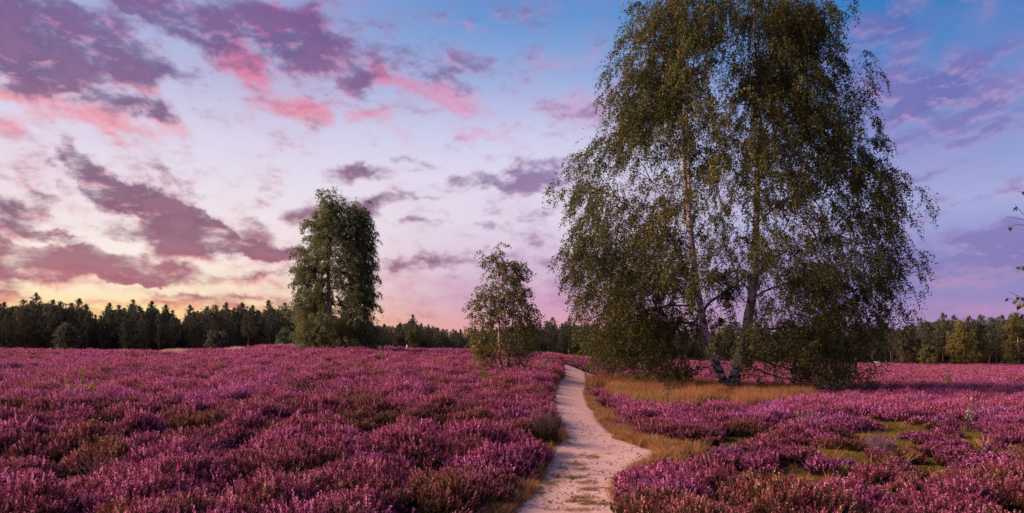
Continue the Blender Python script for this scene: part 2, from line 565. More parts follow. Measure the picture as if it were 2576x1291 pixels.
M = {}
M['birch_leaf'] = leaf_mat('birch_leaf', [(0.0, (0.036, 0.046, 0.014)), (0.25, (0.070, 0.082, 0.022)), (0.50, (0.13, 0.130, 0.030)), (0.60, (0.20, 0.165, 0.03)), (0.625, (0.42, 0.22, 0.025)), (0.68, (0.52, 0.24, 0.02))])
M['birch_leaf_cool'] = leaf_mat('birch_leaf_cool', [(0.0, (0.075, 0.092, 0.038)), (0.3, (0.14, 0.16, 0.062)), (0.6, (0.23, 0.24, 0.085)), (0.66, (0.26, 0.22, 0.06))], 0.42, noise_scale=0.3)
M['birch_leaf_small'] = leaf_mat('birch_leaf_small', [(0.0, (0.055, 0.068, 0.018)), (0.3, (0.11, 0.12, 0.028)), (0.55, (0.19, 0.17, 0.034)), (0.61, (0.30, 0.19, 0.03)), (0.66, (0.42, 0.22, 0.03))])
M['edge_leaf'] = leaf_mat('edge_leaf', [(0.0, (0.02, 0.05, 0.015)), (0.5, (0.05, 0.09, 0.03)), (0.6, (0.2, 0.08, 0.02))], 0.2)
M['yellow_leaf'] = leaf_mat('yellow_leaf', [(0.0, (0.12, 0.11, 0.028)), (0.5, (0.23, 0.19, 0.045)), (0.7, (0.29, 0.22, 0.05))], 0.3)
M['olive_leaf'] = leaf_mat('olive_leaf', [(0.0, (0.07, 0.07, 0.022)), (0.5, (0.14, 0.125, 0.038)), (0.7, (0.2, 0.15, 0.04))], 0.3)
M['brown_leaf'] = leaf_mat('brown_leaf', [(0.0, (0.055, 0.05, 0.025)), (0.5, (0.10, 0.082, 0.04)), (0.7, (0.13, 0.09, 0.04))], 0.3)
M['sprout_leaf'] = leaf_mat('sprout_leaf', [(0.0, (0.09, 0.15, 0.02)), (0.6, (0.2, 0.27, 0.04))], 0.35)
M['sprout_yellow'] = leaf_mat('sprout_yellow', [(0.0, (0.16, 0.19, 0.02)), (0.6, (0.34, 0.34, 0.05))], 0.35)
M['pale_leaf'] = leaf_mat('pale_leaf', [(0.0, (0.10, 0.13, 0.06)), (0.45, (0.24, 0.26, 0.15)), (0.65, (0.5, 0.5, 0.42))], 0.25)
M['pine_needle'] = leaf_mat('pine_needle', [(0.0, (0.050, 0.056, 0.030)), (0.35, (0.10, 0.106, 0.058)), (0.7, (0.155, 0.155, 0.08))], 0.3, 0.12, 0.5)
M['pine_needle_bush'] = leaf_mat('pine_needle_bush', [(0.0, (0.05, 0.075, 0.03)), (0.6, (0.11, 0.15, 0.06))], 0.2)


def bark_birch():  # white bark, dark lenticels and fissured dark plates
    m, g = mat('birch_bark')
    tc = g.new('ShaderNodeTexCoord').outputs['Object']
    x, y, z = g.sep(tc)
    flat = g.comb(g.math('MULTIPLY', x, 1.0), g.math('MULTIPLY', y, 1.0), g.math('MULTIPLY', z, 7.0))
    len1 = g.noise(flat, 2.2, 6.0, 0.65)
    patch = g.noise(g.comb(x, y, g.math('MULTIPLY', z, 1.3)), 2.2, 6.0, 0.68, dist=0.8)
    low = g.mrange(z, 0.0, 1.6, 0.10, 0.0)
    dark = g.mrange(g.math('ADD', g.math('MAXIMUM', g.math('SUBTRACT', len1, 0.03), patch), low), 0.525, 0.595)
    fine = g.noise(tc, 30.0, 4.0, 0.6)
    white = g.ramp(fine, [(0.25, (0.44, 0.33, 0.28)), (0.6, (0.74, 0.60, 0.53)), (0.8, (0.82, 0.70, 0.64))])
    col = g.mix(dark, white, (0.035, 0.025, 0.02, 1))
    finish(g, col, 0.75, bump=g.math('SUBTRACT', g.math('MULTIPLY', fine, 0.3), dark), strength=0.6, dist=0.02)
    return m


M['birch_bark'] = bark_birch()


def plain(name, a, b, scale=8.0, rough=0.85, bump=True, trans=0.0):
    m, g = mat(name)
    n = g.noise(g.new('ShaderNodeTexCoord').outputs['Object'], scale, 5.0, 0.6)
    col = g.ramp(n, [(0.3, a), (0.7, b)])
    finish(g, col, rough, trans, bump=n if bump else None, strength=0.4)
    return m


M['branch'] = plain('branch_bark', (0.03, 0.02, 0.015), (0.085, 0.06, 0.045), 10)
M['limb'] = plain('limb_bark', (0.05, 0.035, 0.028), (0.20, 0.15, 0.125), 6)
M['pine_bark'] = plain('pine_bark', (0.05, 0.03, 0.022), (0.20, 0.095, 0.06), 3)
M['dead_wood'] = plain('dead_wood', (0.07, 0.048, 0.05), (0.18, 0.125, 0.13), 20)
M['stick'] = plain('stick_bark', (0.05, 0.035, 0.03), (0.14, 0.09, 0.075), 20)
M['white_paint'] = plain('white_paint', (0.62, 0.6, 0.58), (0.8, 0.78, 0.76), 4, 0.5)
M['pebble'] = plain('pebble', (0.35, 0.28, 0.25), (0.65, 0.58, 0.55), 30)
M['dry_leaf'] = plain('dry_leaf', (0.16, 0.06, 0.03), (0.42, 0.2, 0.1), 12)


def heather_mats():
    m, g = mat('heather_flower')
    q = geo(g)
    t = inst_attr(g, 'tint')
    r = q['Random Per Island']
    col = g.ramp(t, [(0.0, (0.20, 0.075, 0.040)), (0.16, (0.33, 0.085, 0.080)), (0.32, (0.41, 0.080, 0.135)), (0.50, (0.46, 0.090, 0.185)), (0.70, (0.44, 0.080, 0.205)), (0.88, (0.42, 0.088, 0.245)), (1.0, (0.48, 0.14, 0.33))])
    hot = g.ramp(g.math('ADD', g.math('MULTIPLY', inst_attr(g, 'spike', 'GEOMETRY'), 0.72), g.math('MULTIPLY', r, 0.28)), [(0.0, (0.26, 0.23, 0.23)), (0.40, (0.66, 0.64, 0.66)), (0.62, (1.15, 1.25, 1.25)), (0.76, (1.65, 2.7, 2.2)), (0.92, (1.8, 4.2, 3.1))])
    col = g.mix(1.0, col, hot, 'MULTIPLY')
    finish(g, col, 0.7, 0.30, spec=0.1)
    M['flower'] = m
    m, g = mat('heather_green')
    t = inst_attr(g, 'tint')
    r = geo(g)['Random Per Island']
    a = g.ramp(r, [(0.0, (0.016, 0.015, 0.008)), (0.6, (0.045, 0.034, 0.015)), (1.0, (0.10, 0.065, 0.028))])
    b = g.ramp(r, [(0.0, (0.018, 0.010, 0.008)), (0.6, (0.052, 0.024, 0.018)), (1.0, (0.12, 0.05, 0.032))])
    finish(g, g.mix(g.mrange(t, 0.25, 0.6), a, b), 0.8, 0.2, spec=0.1)
    M['heather_green'] = m


heather_mats()


def grass_mat():
    m, g = mat('dry_grass')
    t = inst_attr(g, 'tint')
    r = geo(g)['Random Per Island']
    a = g.ramp(r, [(0.0, (0.16, 0.066, 0.026)), (0.5, (0.36, 0.160, 0.062)), (1.0, (0.58, 0.31, 0.14))])
    b = g.ramp(r, [(0.0, (0.15, 0.10, 0.026)), (0.5, (0.32, 0.21, 0.06)), (1.0, (0.48, 0.34, 0.12))])
    c = g.ramp(r, [(0.0, (0.40, 0.27, 0.16)), (1.0, (0.72, 0.55, 0.38))])
    col = g.mix(g.mrange(t, 0.55, 0.75), g.mix(g.mrange(t, 0.2, 0.45), a, b), c)
    finish(g, col, 0.7, 0.3, spec=0.1)
    M['grass'] = m
    m, g = mat('moss')
    r = geo(g)['Random Per Island']
    col = g.ramp(r, [(0.0, (0.05, 0.040, 0.012)), (0.5, (0.16, 0.125, 0.022)), (1.0, (0.32, 0.23, 0.04))])
    finish(g, col, 0.9, 0.2, spec=0.05)
    M['moss'] = m


grass_mat()


def ground_mat():
    m, g = mat('heath_soil')
    q = geo(g)
    p = q['Position']
    n = g.noise(p, 1.1, 7.0, 0.62)
    f = g.noise(p, 14.0, 6.0, 0.65)
    moss = inst_attr(g, 'moss', 'GEOMETRY')
    dry = inst_attr(g, 'dry', 'GEOMETRY')
    wood = inst_attr(g, 'wood', 'GEOMETRY')
    soil = g.ramp(f, [(0.3, (0.018, 0.010, 0.008)), (0.55, (0.046, 0.024, 0.018)), (0.8, (0.09, 0.046, 0.032))])
    mossc = g.ramp(f, [(0.30, (0.030, 0.022, 0.010)), (0.5, (0.085, 0.060, 0.016)), (0.72, (0.19, 0.135, 0.03))])
    dryc = g.ramp(f, [(0.25, (0.10, 0.05, 0.02)), (0.5, (0.24, 0.13, 0.05)), (0.75, (0.36, 0.21, 0.09))])
    c = g.mix(g.mrange(g.math('ADD', moss, g.math('SUBTRACT', n, 0.5)), 0.25, 0.55), soil, mossc)
    c = g.mix(g.mrange(g.math('ADD', dry, g.math('MULTIPLY', g.math('SUBTRACT', n, 0.5), 0.8)), 0.3, 0.55), c, dryc)
    c = g.mix(wood, c, g.ramp(f, [(0.3, (0.012, 0.010, 0.006)), (0.8, (0.04, 0.028, 0.018))]))
    finish(g, c, 0.95, bump=g.math('ADD', f, n), strength=0.7, dist=0.05, spec=0.05)
    return m


M['ground'] = ground_mat()


def path_mat():
    m, g = mat('sandy_path')
    p = geo(g)['Position']
    st = g.vmath('MULTIPLY', p, (1.6, 0.8, 1.0))
    big = g.noise(st, 0.9, 5.0, 0.6)
    mid = g.noise(p, 5.0, 6.0, 0.7, dist=0.4)
    fine = g.noise(p, 42.0, 5.0, 0.75)
    grit = g.noise(p, 130.0, 3.0, 0.7)
    edge = inst_attr(g, 'edge', 'GEOMETRY')
    mud = inst_attr(g, 'mud', 'GEOMETRY')
    sand = g.ramp(mid, [(0.25, (0.52, 0.31, 0.225)), (0.5, (0.66, 0.425, 0.315)), (0.75, (0.74, 0.50, 0.385))])
    deb = g.math('ADD', g.math('MULTIPLY', fine, 0.6), g.math('ADD', g.math('MULTIPLY', mid, 0.35), g.math('MULTIPLY', big, 0.25)))
    c = g.mix(g.mrange(deb, 0.56, 0.84, 0.0, 0.55), sand, (0.26, 0.15, 0.12, 1))
    c = g.mix(g.mrange(grit, 0.58, 0.74, 0.0, 0.5), c, (0.18, 0.10, 0.08, 1))
    c = g.mix(g.mrange(g.math('ADD', mud, g.math('MULTIPLY', g.math('SUBTRACT', fine, 0.5), 1.3)), 0.35, 0.9, 0.0, 0.75), c, (0.14, 0.085, 0.085, 1))
    c = g.mix(g.mrange(g.math('ADD', edge, g.math('MULTIPLY', g.math('SUBTRACT', mid, 0.5), 1.6)), 0.45, 0.95, 0.0, 0.9), c, (0.20, 0.115, 0.055, 1))
    h = g.math('ADD', g.math('MULTIPLY', mid, 0.8), g.math('ADD', g.math('MULTIPLY', fine, 0.5), g.math('MULTIPLY', grit, 0.2)))
    finish(g, c, 0.95, bump=h, strength=0.55, dist=0.02, spec=0.05)
    return m


M['path'] = path_mat()


# ------------------------------------------------------------------ zones of ground cover
def zones(x, y):
    """dry grass, moss and pale grass strengths on the ground"""
    d, side, u, v = path_dist(x, y)
    n = fbm(x * 0.55, y * 0.55, 5)
    n2 = fbm(x * 1.7, y * 1.7, 9)
    # tan grass round the tall birch and along the path
    e = ((u - 1745) / 285) ** 2 + ((y - 28) / 8.0) ** 2
    dry = sstep(1.25, 0.7, e + (n - 0.5) * 0.9)
    dry = np.where(u > 1480, dry, 0)
    fr = np.where(side > 0, sstep(0.80, 0.22, d + (n2 - 0.5) * 0.6) * sstep(9.5, 11.5, y) * sstep(27, 22, y), 0)
    fl = np.where(side < 0, sstep(0.24, 0.0, d + (n2 - 0.5) * 0.5) * sstep(9.0, 11, y) * sstep(30, 24, y), 0)
    pk = np.exp(-(((u - 1300) / 75) ** 2 + ((v - 1024) / 10) ** 2)) * 0.5
    dry = np.maximum(dry, np.maximum(fr, fl))
    dry = np.where(d < 0, 0, dry)
    moss = np.exp(-(((u - 2260) / 450) ** 2 + ((v - 1170) / 105) ** 2) ** 1.3)
    moss = np.where((u > 1700) & (y < 30), moss, 0) * 1.0
    moss = np.maximum(moss, pk * 0.8)
    pale = np.zeros_like(x)
    for (a, b, ra, rb) in ((440, 894, 26, 4), (300, 890, 36, 3), (595, 891, 14, 3), (700, 876, 34, 3)):
        pale = np.maximum(pale, np.exp(-(((u - a) / ra) ** 2 + ((v - b) / rb) ** 2)))
    pale = np.where((y > 35) & (y < 66), pale, 0)
    return d, side, u, v, dry, moss, pale


# ------------------------------------------------------------------ ground and path
def grow_axis(lo, hi, fine_lo, fine_hi, step, k=1.12):
    a = list(np.arange(fine_lo, fine_hi, step))
    s, q = step, fine_hi
    while q < hi:
        a.append(q); s *= k; q += s
    a.append(hi)
    s, q = step, fine_lo - step
    b = []
    while q > lo:
        b.append(q); s *= k; q -= s
    b.append(lo)
    return np.array(b[::-1] + a)


def build_ground():
    xs = grow_axis(-2500, 2500, -24, 24, 0.45, 1.07)
    ys = grow_axis(-900, 3500, 1, 45, 0.45, 1.045)
    X, Y = np.meshgrid(xs, ys)
    Z = gz(X, Y)
    d, side, u, v, dry, moss, pale = zones(X, np.maximum(Y, 1.0))
    dry = np.where(Y > 2, dry, 0); moss = np.where(Y > 4, moss, 0)
    ny, nx = X.shape
    i = np.arange(ny - 1)[:, None] * nx + np.arange(nx - 1)[None, :]
    f = np.stack([i, i + 1, i + nx + 1, i + nx], -1).reshape(-1, 4)
    wood = sstep(112, 122, Y)
    me = mesh_np('ground', np.stack([X, Y, Z], -1).reshape(-1, 3), f, np.full(len(f), 4), M['ground'], smooth=True,
                 attrs={'moss': moss.ravel(), 'dry': np.maximum(dry, pale * .3).ravel(), 'wood': wood.ravel()})
    o = ob('ground', me)
    tag(o, 'dark heath soil with mossy and grassy patches under the heather', kind='structure')


build_ground()


def build_path():
    rows = np.concatenate([np.linspace(916.5, 1000, 110), np.linspace(1001, 1320, 200), 1320 + np.linspace(0.1, 1, 40) ** 2 * 1000])
    nc = 34
    V, E, Md = [], [], []
    for k, v in enumerate(rows):
        l, r = path_edges(np.array([v]))
        l, r = float(l[0]), float(r[0])
        # ragged edge
        y0 = F * EYE / (v - HY)
        jit = 0.10 * F / y0
        l += (fbm(np.array([v * 0.045]), np.array([1.5]), 3)[0] - 0.5) * jit * 2
        r += (fbm(np.array([v * 0.045]), np.array([8.5]), 4)[0] - 0.5) * jit * 2
        for c in range(nc):
            t = c / (nc - 1)
            u = l + (r - l) * t
            y = y0
            for _ in range(40):
                x = (u - CX) / F * y
                y = 0.5 * y + 0.5 * F * (EYE - float(gz(x, y))) / (v - HY)
            x = (u - CX) / F * y
            bump = 0.03 * (fbm(np.array([x * 2.2]), np.array([y * 2.2]), 21)[0] - 0.5) * math.sin(PI * t)
            V.append((x, y, float(gz(x, y)) + 0.02 + bump + 0.004 * math.sin(PI * t)))
            em = min(t, 1 - t) * (r - l) * y / F
            E.append(max(0.0, 1 - em / 0.28))
            mud = 0.0
            for (a, b, ra, rb, s) in ((1420, 1148, 38, 14, .8), (1478, 976, 22, 9, .5), (1470, 1153, 40, 7, .4), (1550, 1205, 22, 40, .5), (1505, 1245, 30, 40, .25), (1400, 1000, 14, 30, .2), (1440, 1180, 60, 60, .1)):
                mud += s * math.exp(-((u - a) / ra) ** 2 - ((v - b) / rb) ** 2)
            Md.append(mud)
    n = len(rows)
    i = np.arange(n - 1)[:, None] * nc + np.arange(nc - 1)[None, :]
    f = np.stack([i, i + nc, i + nc + 1, i + 1], -1).reshape(-1, 4)
    me = mesh_np('path', np.array(V), f, np.full(len(f), 4), M['path'], smooth=True, attrs={'edge': np.array(E), 'mud': np.array(Md)})
    tag(ob('path', me), 'pale pinkish sand footpath winding through the heather', kind='structure')


build_path()


# ------------------------------------------------------------------ instanced ground cover
def scatter(name, protos, pts, rot, scl, variant, tint, label):
    c = bpy.data.collections.new(name + '_clumps')
    for k, me in enumerate(protos):
        o = bpy.data.objects.new('%s_clump_%02d' % (name, k), me)
        c.objects.link(o)
    me = bpy.data.meshes.new(name)
    me.vertices.add(len(pts))
    me.vertices.foreach_set('co', np.ascontiguousarray(pts, np.float32).ravel())
    for nm, a, ty in (('rot', rot, 'FLOAT_VECTOR'), ('scl', scl, 'FLOAT_VECTOR'), ('variant', variant, 'INT'), ('tint', tint, 'FLOAT')):
        at = me.attributes.new(nm, ty, 'POINT')
        a = np.ascontiguousarray(a, np.int32 if ty == 'INT' else np.float32).ravel()
        at.data.foreach_set('vector' if ty == 'FLOAT_VECTOR' else 'value', a)
    o = ob(name, me)
    tag(o, label, kind='stuff')
    ng = bpy.data.node_groups.new(name + '_scatter', 'GeometryNodeTree')
    ng.interface.new_socket('Geometry', in_out='INPUT', socket_type='NodeSocketGeometry')
    ng.interface.new_socket('Geometry', in_out='OUTPUT', socket_type='NodeSocketGeometry')
    N, L = ng.nodes, ng.links
    gi, go = N.new('NodeGroupInput'), N.new('NodeGroupOutput')
    ci = N.new('GeometryNodeCollectionInfo')
    ci.inputs['Collection'].default_value = c
    ci.inputs['Separate Children'].default_value = True
    ci.inputs['Reset Children'].default_value = True
    ip = N.new('GeometryNodeInstanceOnPoints')
    ip.inputs['Pick Instance'].default_value = True

    def na(nm, ty):
        n = N.new('GeometryNodeInputNamedAttribute')
        n.data_type = ty
        n.inputs['Name'].default_value = nm
        return n.outputs['Attribute']
    mp = N.new('GeometryNodeMeshToPoints')
    L.new(gi.outputs[0], mp.inputs[0])
    L.new(mp.outputs[0], ip.inputs['Points'])
    L.new(ci.outputs[0], ip.inputs['Instance'])
    L.new(na('variant', 'INT'), ip.inputs['Instance Index'])
    er = N.new('FunctionNodeEulerToRotation')
    L.new(na('rot', 'FLOAT_VECTOR'), er.inputs[0])
    L.new(er.outputs[0], ip.inputs['Rotation'])
    L.new(na('scl', 'FLOAT_VECTOR'), ip.inputs['Scale'])
    L.new(ip.outputs[0], go.inputs[0])
    md = o.modifiers.new('scatter', 'NODES')
    md.node_group = ng
    return o


def heather_clump(seed, n, R, H, spike, fl, nfl, ngr, stem=True):
    """one heather clump: bent stems, dark scale leaves, flower spikes at the top"""
    r = np.random.default_rng(seed)
    b = MB()
    ang = r.uniform(0, 2 * PI, n)
    rad = R * np.sqrt(r.uniform(0, 1, n))
    base = np.stack([np.cos(ang) * rad * 0.35, np.sin(ang) * rad * 0.35, np.full(n, -0.03)], -1)
    hh = H * (1 - 0.42 * (rad / R) ** 2) * r.uniform(0.68, 1.12, n)
    tip = np.stack([np.cos(ang) * rad, np.sin(ang) * rad, hh], -1) + r.normal(0, 0.025, (n, 3))
    mid = 0.5 * (base + tip) + np.stack([np.cos(ang) * rad * 0.12, np.sin(ang) * rad * 0.12, np.zeros(n)], -1)
    pt = lambda s: (1 - s) ** 2 * base + 2 * s * (1 - s) * mid + s * s * tip
    dr = lambda s: unit(2 * (1 - s) * (mid - base) + 2 * s * (tip - mid))
    if stem:
        side = perp(dr(0.5), r) * 0.0022
        for s0, s1 in ((0.0, 0.5), (0.5, 1.0)):
            a, c = pt(s0), pt(s1)
            v = np.stack([a - side, a + side, c + side, c - side], 1).reshape(-1, 3)
            b.add(v, np.arange(len(v)).reshape(-1, 4), 1)
    L = np.linalg.norm(tip - base, axis=1)
    bright, spk = r.uniform(0, 1, n), []
    # dark scale-leaf shoots below the flowers
    for k in range(ngr):
        s = r.uniform(0.25, 0.86, (n, 1))
        c = pt(s) + r.normal(0, 0.018, (n, 3))
        t = unit(dr(s) + 0.55 * rdir(n, r))
        v, f = quads(c, t, perp(t, r), fl * 0.9, fl * r.uniform(2.0, 4.2, n))
        b.add(v, f, 1)
    # flowers: little bells crowded round the end of the stem
    for k in range(nfl):
        s = (1 - spike / L * ((k + r.uniform(0, 1, n)) / nfl))[:, None]
        d = dr(s)
        o = perp(d, r)
        c = pt(s) + o * fl * 0.45
        t = unit(d * 0.8 + o * 0.6)
        v, f = quads(c, t, unit(np.cross(t, o) + 0.3 * rdir(n, r)), fl * r.uniform(0.75, 1.15, n), fl * r.uniform(1.0, 1.6, n))
        spk_start = b.n
        b.add(v, f, 0)
        spk.append((spk_start, np.repeat(bright, 4)))
    at = np.zeros(b.n)
    for st, a in spk:
        at[st:st + len(a)] = a
    return b.mesh('heather_clump', [M['flower'], M['heather_green']], attrs={'spike': at})


def bare_clump(seed, n, R, H, fl, ngr):
    return heather_clump(seed, n, R, H, 0.05, fl, 1, ngr)


def bushes(x, y, cell):
    """nearest bush centre: relative distance, unit direction away from it, bush number"""
    gx, gy = np.floor(x / cell), np.floor(y / cell)
    best = np.full(len(x), 1e9); bx_ = np.zeros(len(x)); by_ = np.zeros(len(x)); bi = np.zeros(len(x))
    for i in (-1, 0, 1):
        for j in (-1, 0, 1):
            a, b = gx + i, gy + j
            px = (a + 0.5 + 0.85 * (hash2(a, b, 401) - 0.5)) * cell
            py = (b + 0.5 + 0.85 * (hash2(a, b, 402) - 0.5)) * cell
            sz = 0.72 + 0.6 * hash2(a, b, 403)
            dd = np.hypot(x - px, y - py) / (cell * 0.62 * sz)
            m = dd < best
            best = np.where(m, dd, best); bx_ = np.where(m, x - px, bx_); by_ = np.where(m, y - py, by_)
            bi = np.where(m, np.abs(a * 131 + b * 977) + 17, bi)
    l = np.hypot(bx_, by_) + 1e-6
    return best, bx_ / l, by_ / l, bi


def build_heather():
    protos = []
    near = [heather_clump(100 + k, 185, 0.27, 0.40, 0.095, 0.0175, 11, 9) for k in range(5)]
    near += [heather_clump(120 + k, 190, 0.27, 0.37, 0.06, 0.015, 5, 12) for k in range(2)]
    midc = [heather_clump(140 + k, 150, 0.34, 0.42, 0.11, 0.019, 6, 4, False) for k in range(4)]
    midc += [heather_clump(160 + k, 130, 0.34, 0.40, 0.07, 0.019, 3, 6, False) for k in range(2)]
    farc = [heather_clump(180 + k, 120, 0.55, 0.46, 0.16, 0.045, 3, 2, False) for k in range(4)]
    farc += [heather_clump(190 + k, 100, 0.55, 0.44, 0.10, 0.045, 2, 3, False) for k in range(2)]
    protos = near + midc + farc
    P, R_, S_, V_, T_ = [], [], [], [], []
    for (y0, y1, sp, v0, nb, nall) in ((2.5, 16, 0.25, 0, 5, 7), (16, 42, 0.335, 7, 4, 6), (42, 122, 0.60, 13, 4, 6)):
        gy = np.arange(y0, y1, sp)
        xs, ys = [], []
        for yy in gy:
            w = 0.80 * yy + 3.0
            a = np.arange(-w, w, sp)
            xs.append(a); ys.append(np.full(len(a), yy))
        x = np.concatenate(xs); y = np.concatenate(ys)
        x = x + rng.uniform(-.5, .5, len(x)) * sp
        y = y + rng.uniform(-.5, .5, len(y)) * sp
        d, side, u, v, dry, moss, pale = zones(x, y)
        cell = 1.05 if y0 < 40 else 1.5
        bd, bdx, bdy, bid = bushes(x, y, cell)
        pat = fbm(x * 0.22, y * 0.30, 51, 3)                       # patches of bloom
        b1, b2, b3 = hash2(bid, bid * 7, 3), hash2(bid, bid * 3, 8), hash2(bid, bid * 5, 12)
        edge = 0.04 + 0.12 * vnoise(x * 1.2, y * 1.2, 77)
        keep = d > edge
        keep &= rng.uniform(size=len(x)) > dry * np.where(d > 0.8, 0.66 + 0.40 * (vnoise(x * .8, y * .8, 33) > .45), 1.0)
        keep &= ~((side > 0) & (d < 1.1) & (y > 9.6) & (y < 12.6))
        keep &= ~((side > 0) & (y < 9.6) & (y > 8.4) & (d < 0.45) & (rng.uniform(size=len(x)) < .5))
        keep &= rng.uniform(size=len(x)) > pale * 0.6
        keep &= ~((moss > 0.25) & (fbm(x * 1.1, y * 1.1, 91, 3) < 0.40 + 0.30 * moss) & (rng.uniform(size=len(x)) < 0.80))
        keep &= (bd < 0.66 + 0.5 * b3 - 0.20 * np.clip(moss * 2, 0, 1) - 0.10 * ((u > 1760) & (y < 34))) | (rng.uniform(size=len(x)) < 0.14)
        x, y, d, side, u, v, dry, moss, pale, pat, bd, bdx, bdy, b1, b2, b3 = [q[keep] for q in (x, y, d, side, u, v, dry, moss, pale, pat, bd, bdx, bdy, b1, b2, b3)]
        n = len(x)
        dome = np.clip(1 - bd ** 2, 0, 1)
        h = (0.36 + 0.88 * dome) * (0.72 + 0.52 * b3) + rng.uniform(-0.07, 0.09, n)
        h *= (1 - 0.42 * moss) * (1 - 0.35 * dry)
        h *= np.where((u > 1560) & (u < 1740) & (y > 8.0) & (y < 12.6), 0.62, 1.0)      # low heather where the path bulges to the right
        h *= np.where(d < 0.35, 0.9, 1.0)
        h *= np.where(side > 0, 0.88, 1.0)
        wdt = rng.uniform(0.85, 1.2, n)
        tint = 0.46 + 0.55 * (pat - 0.5) + 0.50 * (b1 - 0.5) + rng.normal(0, 0.09, n) + 0.14 * sstep(1350, 1700, u) * sstep(40, 15, y)
        tint = np.where(y > 30, (tint - 0.45) * 0.7 + 0.45, tint)
        old_or_shaded = (b2 < 0.12) | ((b2 < 0.26) & (rng.uniform(size=n) < 0.6)) | (rng.uniform(size=n) < 0.05)
        old_or_shaded |= (u > 1800) & (y < 30) & (y > 9.5) & (moss > 0.2) & (b2 < 0.36) & (rng.uniform(size=n) < 0.55)  # extra dull, sparsely flowering clumps on the right stand in for shade there
        old_or_shaded &= (y < 42) | (rng.uniform(size=n) < .6)
        tint = np.where(old_or_shaded, tint * 0.62, tint)
        var = np.where(old_or_shaded, rng.integers(v0 + nb, v0 + nall, n), rng.integers(v0, v0 + nb, n))
        z = gz(x, y)
        P.append(np.stack([x, y, z], -1))
        lean = 0.55 * np.clip(bd, 0, 1)
        leanx = -bdy * lean + rng.normal(0, 0.12, n)
        leany = bdx * lean + rng.normal(0, 0.12, n)
        # bushes on the path edge lean out over it
        near_path = np.exp(-np.maximum(d, 0) / 0.3)
        leany = leany + np.where(side < 0, 0.35, -0.30) * near_path
        R_.append(np.stack([leanx, leany, rng.uniform(0, 2 * PI, n)], -1))
        S_.append(np.stack([wdt, wdt, h], -1))
        V_.append(var)
        T_.append(np.clip(tint, 0, 1))
    # a tall bush in front of the path on the right, taller bushes left of it
    ex = []
    for k in range(46):
        u = rng.uniform(1575, 1740); v = rng.uniform(1216, 1300)
        ex.append(unproject(u, v))
    ex = np.array(ex)
    d, _, _, _ = path_dist(ex[:, 0], ex[:, 1])
    ex = ex[d > 0.12]
    n = len(ex)
    P.append(ex); R_.append(np.stack([rng.normal(0, .15, n), rng.normal(-.1, .15, n), rng.uniform(0, 6.28, n)], -1))
    S_.append(np.stack([np.full(n, .95), np.full(n, .95), rng.uniform(0.6, 0.88, n)], -1)); V_.append(rng.integers(0, 5, n)); T_.append(np.clip(rng.normal(.55, .15, n), 0, 1))
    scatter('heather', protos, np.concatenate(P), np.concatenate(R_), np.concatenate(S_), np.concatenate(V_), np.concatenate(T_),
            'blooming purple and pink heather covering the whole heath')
    print('heather clumps', sum(len(p) for p in P))


build_heather()


def grass_tuft(seed, n, R, H, w, lean=0.5):
    r = np.random.default_rng(seed)
    b = MB()
    ang = r.uniform(0, 2 * PI, n)
    rad = R * np.sqrt(r.uniform(0, 1, n))
    p0 = np.stack([np.cos(ang) * rad, np.sin(ang) * rad, np.full(n, -0.01)], -1)
    a2 = r.uniform(0, 2 * PI, n)
    out = np.stack([np.cos(a2), np.sin(a2), np.zeros(n)], -1)
    hh = (H * r.uniform(0.5, 1.1, n))[:, None]
    ln = (lean * r.uniform(0.1, 1.0, n))[:, None] * hh
    up = np.array([0, 0, 1.0])
    p1 = p0 + up * hh * 0.55 + out * ln * 0.25
    p2 = p0 + up * hh + out * ln
    sd = perp(np.tile(up, (n, 1)), r) * w
    v = np.stack([p0 - sd, p0 + sd, p1 + sd * .8, p1 - sd * .8, p2 + sd * 0.15, p2 - sd * 0.15], 1).reshape(-1, 3)
    i = np.arange(n)[:, None] * 6
    b.add(v, np.concatenate([i + np.array([[0, 1, 2, 3]]), i + np.array([[3, 2, 4, 5]])]), 0)
    return b


